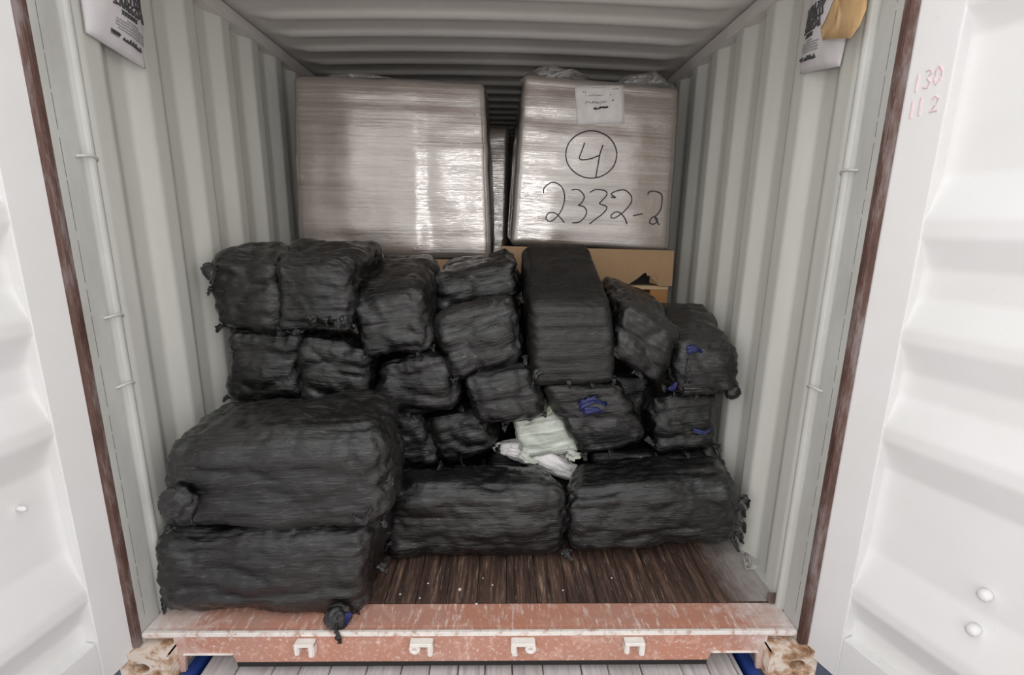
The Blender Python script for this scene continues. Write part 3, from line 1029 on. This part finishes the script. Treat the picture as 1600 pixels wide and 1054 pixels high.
LABELS = {
    'S': 'long black film-wrapped bale at bottom left with twisted film knot hanging over the sill',
    'R': 'largest black film-wrapped bale, front left, with coiled round film knob at its left end',
    'T': 'long low black film-wrapped bale on the floor in the middle of the front row',
    'U': 'long black film-wrapped bale on the floor at the right end of the front row',
    'A': 'black film-wrapped bale at the top left of the pile, touching the left wall',
    'B': 'glossy black film-wrapped bale with a square end, second from left in the top row',
    'C': 'black film-wrapped bale tilted right under the left pallet load, third from left in top row',
    'D': 'black film-wrapped bale with a smooth grey face, tilted, just left of the tall box-shaped bale',
    'D1': 'small shiny crinkled black bale lying behind and above the smooth-faced tilted bale',
    'E': 'tall box-shaped black bale sloping upwards with a matte top, in front of the writing-marked load',
    'F': 'black film-wrapped bale turned on its edge, below the torn hole in the cardboard tray',
    'G': 'black bale at top right of the pile with a film knob by the right wall',
    'H': 'black film-wrapped bale against the left wall directly under the topmost left bale',
    'I': 'black film-wrapped bale with shaggy face, second from left wall, right above the largest bale',
    'J': 'rounded black film-wrapped bale in the middle of the pile, left of centre',
    'K': 'black film-wrapped bale in the pile resting just above the white bale, to its left',
    'L': 'black film-wrapped bale marked with blue film, right beside the white bale',
    'M': 'black film-wrapped bale at the right of the middle layer, under the top right bale',
    'N': 'black film-wrapped bale low in the pile, squeezed against the right side of largest bale',
    'O': 'small black film-wrapped bale low in the pile, just left of the white bale',
}
GROUP = 'black film-wrapped bales heaped in the container'
STEP = 0.011
bales = {}
seed = 1
for key, C8 in BALES.items():
    seed += 1
    if key == 'P':
        continue
    big = key in 'RSTU'
    r = {'R': 0.075, 'S': 0.06, 'T': 0.09, 'U': 0.085, 'J': 0.12, 'E': 0.035, 'B': 0.035, 'D1': 0.085, 'C': 0.06}.get(key, 0.055)
    fn = bale_fn(seed, 0.012 if key in 'E' else 0.02, 0.0065, 0.005 if key in 'E' else 0.0085, 0.016 if big else 0.01, 0.006 if key == 'E' else 0.034 if not big else 0.026)
    me, mw, C = hexa(grow(C8, 1.045), r, STEP, fn)
    b = empty('film_wrapped_bale')
    b.matrix_world = mw
    o = link('bale_body', me, MT['black_film_matte'] if key == 'E' else MT['black_film'], b)
    bpy.context.view_layer.update()
    tag(b, LABELS[key], 'bale', GROUP)
    bales[key] = (b, C)
    rnd = random.Random(seed * 13)
    # ruffled ends of film along the lower front edge and corners
    spots = [(0.03, 0.03), (0.97, 0.03), (rnd.uniform(.25, .75), 0.0), (rnd.choice((0.02, 0.98)), rnd.uniform(.3, .7))]
    for (u, w) in spots[:(3 if not big else 2)]:
        p = tri(C, u, 0.03, w)
        out = Vector((rnd.uniform(-.4, .4) + (u - .5) * 0.9, -0.8, rnd.uniform(-.9, -.1))).normalized()
        L = rnd.uniform(0.030, 0.055)
        c0 = p + Vector((0, 0.02, 0.012))
        tail(b, [c0, c0 + out * L * 0.5, c0 + out * L + Vector((rnd.uniform(-.012, .012), 0, -0.010))], rnd.uniform(0.009, 0.015), seed * 10 + int(u * 9), MT['black_film'])

K = MT['black_film']
bR, bS, bG, bA, bU, bL_, bT = (bales[k][0] for k in ('R', 'S', 'G', 'A', 'U', 'L', 'T'))
knob(bR, (-1.00, 0.038, 0.485), 0.062, (-0.15, -1, 0.1), 3, K)['label'] = 'coiled round film knob'
tail(bR, [(-0.97, 0.05, 0.45), (-0.965, 0.04, 0.42), (-0.955, 0.04, 0.395)], 0.006, 8, K)
tail(bR, [(-0.42, 0.06, 0.41), (-0.385, 0.05, 0.40), (-0.355, 0.06, 0.45)], 0.014, 18, K)
tail(bR, [(-0.33, 0.10, 0.50), (-0.30, 0.10, 0.52), (-0.295, 0.11, 0.555)], 0.013, 28, K)
knob(bS, (-0.495, 0.035, 0.035), 0.045, (0.5, -0.8, 0.4), 6, K, sq=0.8)
tail(bS, [(-0.50, 0.03, 0.02), (-0.49, 0.0, 0.0), (-0.468, -0.022, -0.018)], 0.020, 9, K)
tail(bS, [(-0.455, 0.03, 0.055), (-0.455, 0.02, 0.035), (-0.46, 0.015, 0.012)], 0.011, 19, MT['blue'], 'blue_film')['label'] = 'blue film strip'
tail(bS, [(-0.385, 0.20, 0.12), (-0.36, 0.2, 0.10), (-0.345, 0.2, 0.08)], 0.014, 29, K)
knob(bG, (1.125, 0.60, 0.700), 0.034, (0.6, -0.7, -0.2), 12, K, sq=0.9)
tail(bG, [(0.90, 0.595, 0.70), (0.97, 0.585, 0.71), (1.06, 0.59, 0.70)], 0.016, 31, K)
tail(bG, [(0.92, 0.59, 0.74), (0.905, 0.575, 0.80), (0.91, 0.585, 0.86)], 0.011, 32, K)
tail(bA, [(-1.11, 0.62, 1.235), (-1.145, 0.60, 1.215), (-1.135, 0.60, 1.165)], 0.018, 33, K)
tail(bA, [(-1.105, 0.63, 1.14), (-1.14, 0.61, 1.135), (-1.15, 0.60, 1.11)], 0.012, 34, K)
for i, (y, z) in enumerate(((0.40, 0.30), (0.42, 0.24), (0.40, 0.18), (0.41, 0.12))):
    tail(bU, [(1.115, y, z), (1.140, y - 0.01, z - 0.015), (1.148, y - 0.012, z - 0.05)], 0.013, 40 + i, K)
knob(bU, (1.12, 0.62, 0.335), 0.026, (0.5, -0.7, 0.3), 16, K)
for i, (x, y, z) in enumerate(((-0.385, 0.40, 0.27), (-0.39, 0.38, 0.16), (-0.38, 0.37, 0.10))):
    tail(bT, [(x + 0.03, y, z), (x, y - 0.02, z), (x - 0.02, y - 0.02, z - 0.03)], 0.016, 50 + i, K)
tail(bL_, [(0.44, 0.605, 0.625), (0.50, 0.60, 0.655), (0.56, 0.605, 0.635)], 0.017, 60, MT['blue'], 'blue_film')['label'] = 'blue film strip'
tail(bL_, [(0.46, 0.60, 0.60), (0.52, 0.598, 0.61), (0.55, 0.60, 0.60)], 0.012, 61, MT['blue'], 'blue_film')['label'] = 'blue film strip'
tail(bG, [(0.90, 0.60, 0.885), (0.935, 0.592, 0.90), (0.965, 0.60, 0.885)], 0.014, 62, MT['blue'], 'blue_film')['label'] = 'blue film strip'
tail(bales['F'][0], [(0.845, 0.61, 0.70), (0.86, 0.60, 0.72), (0.87, 0.60, 0.74)], 0.010, 63, MT['blue'], 'blue_film')['label'] = 'blue film strip'
tail(bales['M'][0], [(0.99, 0.655, 0.49), (1.04, 0.645, 0.48), (1.075, 0.655, 0.505)], 0.008, 64, MT['blue'], 'blue_film')['label'] = 'blue film strip'
for i, (x, z) in enumerate(((-0.70, 1.015), (-0.645, 1.01), (-0.60, 1.0), (-0.575, 1.015))):
    tail(bales['B'][0], [(x, 0.555, z + 0.02), (x + 0.006, 0.54, z), (x + 0.01, 0.545, z - 0.028)], 0.012, 70 + i, K)
tail(bales['E'][0], [(0.27, 0.58, 0.80), (0.245, 0.565, 0.79), (0.225, 0.57, 0.755)], 0.015, 80, K)
tail(bales['E'][0], [(0.38, 0.575, 0.76), (0.385, 0.56, 0.745), (0.39, 0.565, 0.715)], 0.008, 81, K)

# ------------------------------------------------------------------ buried supports
HID = 'black film-wrapped bale buried at the bottom of the heap behind the front row'
for i, (x0, x1, y0, y1, z0, z1) in enumerate(((-1.13, -0.58, 0.70, 1.2, 0.0, 0.255), (-0.55, -0.02, 0.72, 1.2, 0.0, 0.25), (0.02, 0.50, 0.86, 1.2, 0.0, 0.275),
                                              (0.53, 1.13, 0.72, 1.2, 0.0, 0.335), (-1.13, -0.86, 0.70, 1.18, 0.262, 0.615), (-0.84, -0.575, 0.70, 1.18, 0.262, 0.61),
                                              (0.60, 0.84, 0.86, 1.22, 0.345, 0.70))):
    C8 = [(x0, y0, z1), (x1, y0, z1), (x1, y0, z0), (x0, y0, z0), (x0, y1, z1), (x1, y1, z1), (x1, y1, z0), (x0, y1, z0)]
    me, mw, C = hexa(C8, 0.05, 0.03 if i < 6 else 0.012, bale_fn(60 + i, 0.008, 0.003, 0.003, 0.0))
    o = link('film_wrapped_bale', me, MT['black_film'])
    o.matrix_world = mw
    if i < 6:
        tag(o, HID, 'bale', 'buried bales')
    else:
        tag(o, 'black bale deep in the dark gap right of the blue-marked bale', 'bale', GROUP)

# ------------------------------------------------------------------ white bale and white sack
me, mw, C = hexa(BALES['P'], 0.035, 0.008, bale_fn(44, 0.016, 0.013, 0.011, 0.006))
wb = empty('white_wrapped_bale')
wb.matrix_world = mw
link('bale_body', me, MT['white_bale'], wb)
bpy.context.view_layer.update()
tag(wb, 'small white wrapped bale wedged among the black bales near the centre', 'bale')
tail(wb, [(0.33, 0.70, 0.545), (0.335, 0.69, 0.575), (0.325, 0.70, 0.61)], 0.032, 5, MT['green_film'], 'film_tuft')['label'] = 'greenish clear film tuft on top'
tail(wb, [(0.40, 0.675, 0.37), (0.435, 0.655, 0.352), (0.465, 0.66, 0.36)], 0.024, 15, MT['white_bale'])
tail(wb, [(0.185, 0.675, 0.37), (0.215, 0.655, 0.335), (0.27, 0.65, 0.322)], 0.018, 25, MT['white_bale'])

bm = bmesh.new()
bmesh.ops.create_icosphere(bm, subdivisions=5, radius=1.0)
for v in bm.verts:
    p = v.co.copy()
    k = 1 + 0.20 * noise.noise(p * 1.9 + Vector((4, 1, 9))) + 0.13 * (1 - 2 * abs(noise.noise(p * 4.2))) + 0.04 * noise.noise(p * 13)
    x = p.x * 0.195 * k
    # a thick lobe on the right that sags into the gap, a thin one on the left
    th = 0.074 if p.x > 0 else 0.074 - 0.036 * min(1, -p.x * 1.4)
    z = p.z * th * k - 0.100 * max(0, p.x) + 0.030 * max(0, -p.x)
    v.co = Vector((x, p.y * 0.070 * k - 0.045 * max(0, p.x), z))
ws = from_bm('white_sack', bm, MT['white_sack'], None, True)
ws.location = (0.270, 0.770, 0.318)
tag(ws, 'crumpled white plastic sack squeezed below the small white bale', 'sack')

# ------------------------------------------------------------------ pallet loads
def load_fn(seed, amp=0.004, step_x=None):
    so = Vector((seed, 2 * seed, 3 * seed))

    def fn(q, nr, par):
        u, v, w = [t * 2 - 1 for t in par]
        g = 0.010 * ((1 - u * u) * (1 - w * w) if abs(nr.y) > .5 else (1 - v * v) * (1 - w * w) if abs(nr.x) > .5 else 0)
        a = noise.noise(q * 3.0 + so) * amp * 1.6
        b = noise.noise(Vector((q.x * 1.0, q.y * 1.0, q.z * 17)) + so) * amp
        c = noise.noise(Vector((q.x * 9, q.y * 9, q.z * 12)) - so) * amp * 0.35
        col = noise.noise(Vector((q.x * 5.0, q.y * 5.0, q.z * 1.6)) + so * 2) * 0.007
        st = 0.0
        if step_x is not None and nr.y < -0.5:
            t = max(0.0, min(1.0, (q.x + 0.02 * noise.noise(Vector((0, 3, q.z * 4))) - step_x) / 0.09))
            st = -0.014 * t * t * (3 - 2 * t)
        return g + a + b + c + col + st
    return fn


def carton_fn(seed, inset, step_x=None):
    f = load_fn(seed, 0.004, step_x)
    return lambda q, nr, par: f(q, nr, par) - inset


def pallet_load(name, C8, seed, label, step_x=None):
    root = empty(name)
    me, mw, C = hexa(C8, 0.030, 0.022, carton_fn(seed, 0.007, step_x))
    root.matrix_world = mw
    bpy.context.view_layer.update()
    link('carton', me, MT['cardboard'], root)
    me2, mw2, _ = hexa(C8, 0.034, 0.014, load_fn(seed, 0.004, step_x))
    fo = link('stretch_film', me2, MT['clear_film'], root)
    fo['label'] = 'clear shiny stretch film wrapped around the carton'
    tag(root, label, 'pallet load', 'film-wrapped pallet loads')
    vs = [mw2 @ v.co for v in me2.vertices]
    bvh = BVHTree.FromPolygons(vs, [tuple(p.vertices) for p in me2.polygons])
    return root, mw, bvh


def bunch(root, c, size, seed):
    bm = bmesh.new()
    bmesh.ops.create_icosphere(bm, subdivisions=5, radius=1.0)
    so = Vector((seed, seed * 3.1, 2))
    for v in bm.verts:
        p = v.co
        k = 1 + 0.35 * noise.noise(p * 1.8 + so) + 0.22 * (1 - 2 * abs(noise.noise(p * 4 + so))) + 0.06 * noise.noise(p * 13)
        v.co = Vector(c) + Vector((p.x * size[0] * k, p.y * size[1] * k, max(-0.4, p.z) * size[2] * k))
    bm.transform(root.matrix_world.inverted())
    return from_bm('film_bunch', bm, MT['film_bunch'], root, True)


ll, mll, bvl = pallet_load('pallet_load', LEFT_LOAD, 3, 'shiny film-wrapped carton load at upper left, bare of writing', 0.115)
rl, mrl, bvr = pallet_load('pallet_load', RIGHT_LOAD, 9, 'film-wrapped carton load at upper right with circled 4, 2332-2 and white paper')
bunch(ll, (-0.70, 1.50, 2.150), (0.20, 0.14, 0.035), 2)
bunch(rl, (0.36, 1.44, 2.185), (0.15, 0.12, 0.045), 5)
bunch(rl, (0.84, 1.46, 2.155), (0.14, 0.12, 0.055), 8)


def front(bvh, x, z):
    hit = bvh.ray_cast(Vector((x, 0.6, z)), Vector((0, 1, 0)))
    return hit[0] if hit[0] is not None else Vector((x, 1.29, z))


def stroke_bm(bm, pts, rad, bvh, lift=0.0015):
    # smooth the hand-drawn line, then lay it on the film
    P = [Vector((a, b)) for a, b in pts]
    fine = []
    for i in range(len(P) - 1):
        p0, p1, p2, p3 = P[max(i - 1, 0)], P[i], P[i + 1], P[min(i + 2, len(P) - 1)]
        for k in range(6):
            t = k / 6
            fine.append(0.5 * ((2 * p1) + (p2 - p0) * t + (2 * p0 - 5 * p1 + 4 * p2 - p3) * t * t + (3 * p1 - p0 - 3 * p2 + p3) * t ** 3))
    fine.append(P[-1])
    q = [front(bvh, p.x, p.y) + Vector((0, -lift, 0)) for p in fine]
    add_tube(bm, q, rad, 6)


names = ['circled_four'] * 3 + ['number_writing'] * 6
for nm in ('circled_four', 'number_writing'):
    bm = bmesh.new()
    for n_, st in zip(names, STROKES):
        if n_ == nm:
            stroke_bm(bm, st, 0.0034 if nm == 'circled_four' else 0.0034, bvr)
    bm.transform(mrl.inverted())
    o = from_bm(nm, bm, MT['ink'], rl, True)
    o['label'] = 'black marker circle around a 4' if nm == 'circled_four' else 'black marker number 2332-2'

# white paper taped on the front, with a few lines of writing
nU, nV = 10, 8
tl, tr_, br, bl = [Vector(p) for p in PAPER]
rows = []
for j in range(nV + 1):
    row = []
    for i in range(nU + 1):
        a = tl.lerp(tr_, i / nU)
        b = bl.lerp(br, i / nU)
        p = a.lerp(b, j / nV)
        row.append(mrl.inverted() @ (front(bvr, p.x, p.y) + Vector((0, -0.0025, 0))))
    rows.append(row)
pap = sheet('paper_label', rows, mrl.inverted().to_3x3() @ Vector((0, 0.0008, 0)), MT['label'], rl, True)
pap['label'] = 'white paper sheet'
rnd = random.Random(21)


def paper_pt(px, py):
    a = tl.lerp(tr_, px)
    b = bl.lerp(br, px)
    p = a.lerp(b, py)
    return p


for dark in (0, 1):
    bm = bmesh.new()
    lines = [(0.35, 0.57, 0.055, .012, 0.0013), (0.75, 0.88, 0.09, .02, 0.0018), (0.16, 0.20, 0.16, .05, .0014), (0.20, 0.22, .25, .03, .0014), (0.27, 0.55, 0.25, .025, 0.0018), (0.71, 0.73, .24, .02, .0014),
             (0.19, 0.62, 0.44, .05, 0.0018)] if not dark else [(0.35, 0.65, 0.60, .04, 0.0032), (0.755, 0.765, 0.39, .02, 0.003)]
    for x0, x1, y, h, rad in lines:
        x = x0
        while x < x1:
            w_ = rnd.uniform(0.018, 0.035)
            pts = [paper_pt(x + w_ * k / 3, y - (x - x0) * (0.10 if dark else 0) + h * rnd.uniform(-1, 1) * 0.7) for k in range(4)]
            stroke_bm(bm, [(p.x, p.y) for p in pts], rad, bvr, 0.0035)
            x += w_ + (rnd.uniform(0.0, 0.02) if not dark else 0)
    bm.transform(mrl.inverted())
    from_bm('paper_writing', bm, MT['ink'] if dark else MT['greyprint'], rl, True)['kind'] = 'stuff'


# cardboard tray under each load; the right one has a torn hand hole
def tray(root, mwroot, x0, x1, z0, z1, y0, hole):
    bm = bmesh.new()
    y1 = 2.40
    if hole:
        hp = [(0.800, 1.098), (0.845, 1.130), (0.880, 1.160), (0.892, 1.165), (0.902, 1.146), (0.935, 1.150), (0.958, 1.146), (0.962, 1.120), (0.966, 1.092)]
        top = [(x0, z1), (x1, z1 - 0.01)]
        poly = [(x0, z0)] + [(hp[0][0] - 0.001, z0)] + hp + [(hp[-1][0] + .001, z0), (x1 + 0.004, z0), (x1, z1 - 0.012), (x0, z1)]
        add_prism(bm, poly, 1, y0, y0 + 0.006)
    else:
        add_box(bm, (x0, y0, z0), (x1, y0 + 0.006, z1))
    add_box(bm, (x0, y0 + 0.006, z0), (x0 + 0.006, y1, z1))
    add_box(bm, (x1 - 0.006, y0 + 0.006, z0), (x1, y1, z1 - 0.012))
    bm.transform(mwroot.inverted())
    o = from_bm('cardboard_tray', bm, MT['tray'], root)
    o['label'] = 'brown cardboard tray with a torn hole' if hole else 'brown cardboard tray'
    if hole:
        bm = bmesh.new()
        v = [bm.verts.new(p) for p in ((0.915, y0 + 0.004, 1.15), (0.962, y0 + 0.004, 1.148), (0.966, y0 + 0.004, 1.095), (0.925, y0 + 0.03, 1.105))]
        v2 = [bm.verts.new(x.co + Vector((0, 0.003, 0))) for x in v]
        bm.faces.new(v)
        bm.faces.new(v2[::-1])
        for i in range(4):
            bm.faces.new((v[i], v2[i], v2[(i + 1) % 4], v[(i + 1) % 4]))
        bm.transform(mwroot.inverted())
        from_bm('torn_flap', bm, MT['tray'], o)
    return o


tray(rl, mrl, 0.085, 1.040, 1.090, 1.300, 1.270, True)
tray(ll, mll, -1.06, 0.03, 1.090, 1.222, 1.29, False)
# filled base the load rests on, inside the tray
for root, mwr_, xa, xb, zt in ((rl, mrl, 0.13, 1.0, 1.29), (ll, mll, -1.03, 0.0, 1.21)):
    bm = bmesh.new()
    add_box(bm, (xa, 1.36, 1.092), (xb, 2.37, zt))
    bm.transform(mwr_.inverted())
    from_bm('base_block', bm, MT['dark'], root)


def pallet(x0, x1, z, label):
    root = empty('wooden_pallet', ((x0 + x1) / 2, 1.83, z))
    w2 = (x1 - x0) / 2
    for y in (-0.545, -0.30, -0.05, 0.2, 0.455):
        box_obj('deck_board', (-w2, y, 0.098), (w2, y + 0.10, 0.118), MT['pine'], root, 0.002)
    for x in (-w2, -0.05, w2 - 0.10):
        box_obj('stringer', (x, -0.54, 0.020), (x + 0.10, 0.555, 0.098), MT['orange'], root, 0.002)
    for y in (-0.54, -0.05, 0.455):
        box_obj('bottom_board', (-w2, y, 0.0), (w2, y + 0.10, 0.020), MT['orange'], root, 0.002)
    tag(root, label, 'pallet', 'wooden pallets under the loads')
    return root


def lower_load(x0, x1, label, seed):
    C8 = [(x0, 1.30, 0.965), (x1, 1.30, 0.965), (x1, 1.30, 0.0), (x0, 1.30, 0.0), (x0, 2.38, 0.965), (x1, 2.38, 0.965), (x1, 2.38, 0.0), (x0, 2.38, 0.0)]
    me, mw, C = hexa(C8, 0.03, 0.06, load_fn(seed, 0.002))
    r = empty('pallet_load')
    r.matrix_world = mw
    link('wrapped_carton', me, MT['black_film_matte'], r)
    tag(r, label, 'pallet load', 'film-wrapped pallet loads')
    return r


pallet(0.09, 1.03, 0.970, 'pine pallet directly under the writing-marked load at upper right')
pallet(-1.05, 0.02, 0.970, 'pine pallet directly under the plain shiny load at upper left')
lower_load(0.09, 1.00, 'dark wrapped load under the pallet of writing-marked load, behind the bales', 31)
lower_load(-1.05, 0.02, 'dark wrapped load under the pallet of plain shiny load, behind the bales', 32)

# the further load glimpsed through the gap
C8 = [(-0.92, 2.62, 2.17), (0.140, 2.62, 2.17), (0.125, 2.62, 0.0), (-0.92, 2.62, 0.0), (-0.92, 3.7, 2.17), (0.14, 3.7, 2.17), (0.125, 3.7, 0.0), (-0.92, 3.7, 0.0)]
fl_, mfl, bvf = pallet_load('pallet_load', C8, 17, 'grey film-wrapped load further back, seen through the gap between the two cartons')

# ------------------------------------------------------------------ bags hanging on the walls
def wall_bag(side, quad, label, thick, seed):
    """quad: four (y, z) corners top-front, top-back, bottom-back, bottom-front on the wall"""
    root = empty('hanging_bag', (side * 1.165, sum(q[0] for q in quad) / 4, quad[2][1]))
    A = [Vector(q) for q in quad]
    n = 22
    so = Vector((seed, seed, seed))
    inn, outr = [], []

    def P(i, j, off):
        a = A[0].lerp(A[1], i)
        b = A[3].lerp(A[2], i)
        p = a.lerp(b, j)
        return Vector((side * (1.168 - off), p.x, p.y))

    def puff(i, j):
        return 0.008 + thick * (max(0, math.sin(math.pi * i)) ** 0.5) * (max(0, math.sin(math.pi * j)) ** 0.5) + 0.006 * noise.noise(Vector((i * 4, j * 4, seed)))
    gridp = [[P(i / n, j / n, puff(i / n, j / n)) - root.location for i in range(n + 1)] for j in range(n + 1)]
    bm = bmesh.new()
    V = [[bm.verts.new(p) for p in row] for row in gridp]
    Wv = [[bm.verts.new(P(i / n, j / n, 0.002) - root.location) for i in range(n + 1)] for j in range(n + 1)]
    for j in range(n):
        for i in range(n):
            bm.faces.new((V[j][i], V[j][i + 1], V[j + 1][i + 1], V[j + 1][i]))
            bm.faces.new((Wv[j][i], Wv[j + 1][i], Wv[j + 1][i + 1], Wv[j][i + 1]))
    for i in range(n):
        for a, b in ((V[0], Wv[0]), (V[-1], Wv[-1])):
            bm.faces.new((a[i], a[i + 1], b[i + 1], b[i]))
        bm.faces.new((V[i][0], V[i + 1][0], Wv[i + 1][0], Wv[i][0]))
        bm.faces.new((V[i][-1], V[i + 1][-1], Wv[i + 1][-1], Wv[i][-1]))
    from_bm('bag_body', bm, MT['bag'], root, True)
    tag(root, label, 'bag', 'printed bags on the walls')

    def ink(name, items, mat):
        bm = bmesh.new()
        for pts, rad in items:
            q = []
            for i, j in pts:
                q.append(P(i, j, puff(i, j) + 0.0008) - root.location)
            add_tube(bm, q, rad, 5)
        return from_bm(name, bm, mat, root)
    return ink


def print_items(x0, x1, s):
    """s: +1 when text reads front-to-back, -1 the other way; coordinates are in the bag's own width and height"""
    rnd = random.Random(9)
    big, grey, small = [], [], []

    def X(t):
        return x0 + (x1 - x0) * t
    # emblem block of heavy letters
    for row, (j0, j1) in enumerate(((0.36, 0.50), (0.515, 0.60))):
        t = 0.05
        while t < 0.95:
            w_ = rnd.uniform(0.07, 0.12)
            k = rnd.choice((0, 1, 2))
            a, b = (t, t + w_)
            if k == 0:
                big.append(([(X(a), j1), (X((a + b) / 2), j0), (X(b), j1)], 0.0042))
            elif k == 1:
                big.append(([(X(a), j0), (X(a), j1), (X(b), (j0 + j1) / 2), (X(a), j0)], 0.0042))
            else:
                big.append(([(X(a), j0), (X(b), j0), (X(a), (j0 + j1) / 2), (X(b), j1), (X(a), j1)], 0.0040))
            t += w_ + 0.03
    t = 0.25
    while t < 0.7:
        w_ = 0.055
        small.append(([(X(t), 0.625), (X(t + w_), 0.655), (X(t), 0.665), (X(t + w_), 0.625)], 0.0030))
        t += w_ + 0.02
    n_head = len(small)
    for j in (0.70, 0.726, 0.752, 0.778, 0.804):
        t = 0.10 + rnd.uniform(0, .1) + (0.2 if j < .71 else 0)
        while t < (0.95 if j > .71 else .7):
            w_ = rnd.uniform(0.03, 0.06)
            grey.append(([(X(t), j), (X(t + w_ * .4), j - 0.007), (X(t + w_), j + 0.004)], 0.0020))
            t += w_ + 0.018
    big.append(([(X(0.0), 0.862), (X(0.20), 0.862)], 0.0060))
    grey.append(([(X(0.0), 0.888), (X(0.20), 0.888)], 0.0015))
    t = 0.30
    for ch in range(7):
        w_ = 0.065
        z = rnd.choice((0, 1))
        small.append(([(X(t), 0.885), (X(t + w_ / 2), 0.848 if z else 0.865), (X(t + w_), 0.885)], 0.0034))
        t += w_ + 0.018
    return big[:-1], small[:n_head], grey, small[n_head:], big[-1:]


ink = wall_bag(-1, [(0.190, 2.26), (0.430, 2.26), (0.424, 1.924), (0.181, 1.955)], 'white printed bag hanging at the top of the left wall', 0.034, 4)

ink2 = wall_bag(1, [(0.190, 2.26), (0.420, 2.26), (0.455, 1.963), (0.235, 1.925)], 'white printed bag hanging at the top of the right wall behind torn tan paper', 0.036, 6)
for nk, (x0, x1) in ((ink, (0.30, 0.97)), (ink2, (0.96, 0.40))):
    big, head, grey, word, logo = print_items(x0, x1, 1)
    nk('emblem_print', big, MT['print'])
    nk('heading_print', head, MT['print'])
    nk('fine_print', grey, MT['greyprint'])
    nk('word_print', word, MT['print'])
    nk('logo_print', logo, MT['print'])

# torn tan paper in front of the right bag
pts = [(0.075, 2.24), (0.170, 2.24), (0.178, 2.12), (0.215, 2.075), (0.262, 2.045), (0.255, 2.022), (0.240, 2.000), (0.17, 1.982), (0.105, 1.962), (0.078, 1.985), (0.066, 2.02), (0.070, 2.08)]
bm = bmesh.new()
vs = [bm.verts.new((0, a, b)) for a, b in pts]
f = bm.faces.new(vs)
bmesh.ops.triangulate(bm, faces=[f])
bmesh.ops.subdivide_edges(bm, edges=bm.edges[:], cuts=3, use_grid_fill=True)
for v in bm.verts:
    v.co.x = 1.106 - 0.014 * math.sin((v.co.y - 0.07) * 14) + 0.010 * noise.noise(v.co * 14)
r = bmesh.ops.extrude_face_region(bm, geom=bm.faces[:])
for v in [g for g in r['geom'] if isinstance(g, bmesh.types.BMVert)]:
    v.co.x += 0.002
tp = from_bm('torn_paper', bm, MT['tan'], None, True)
tag(tp, 'torn piece of tan paper hanging in front of the right wall bag', 'paper')

# ------------------------------------------------------------------ white scraps on the boards
bm = bmesh.new()
rnd = random.Random(77)
for (x, y, s) in ((-0.07, 0.205, 0.007), (0.0, 0.128, 0.006), (-0.20, 0.24, 0.005), (0.06, 0.23, 0.004), (-0.30, 0.18, 0.005), (0.34, 0.2, 0.004), (0.55, 0.27, 0.004), (-0.22, 0.16, 0.004), (0.02, 0.27, 0.004)):
    bmesh.ops.create_icosphere(bm, subdivisions=1, radius=s, matrix=Matrix.Translation((x, y, s * 0.4)) @ Matrix.Diagonal((1, rnd.uniform(.6, 1.3), 0.5, 1)))
sc = from_bm('white_scraps', bm, MT['scrap'])
sc['kind'] = 'stuff'
tag(sc, 'tiny white scraps of debris scattered on the floor boards by the sill', 'debris')
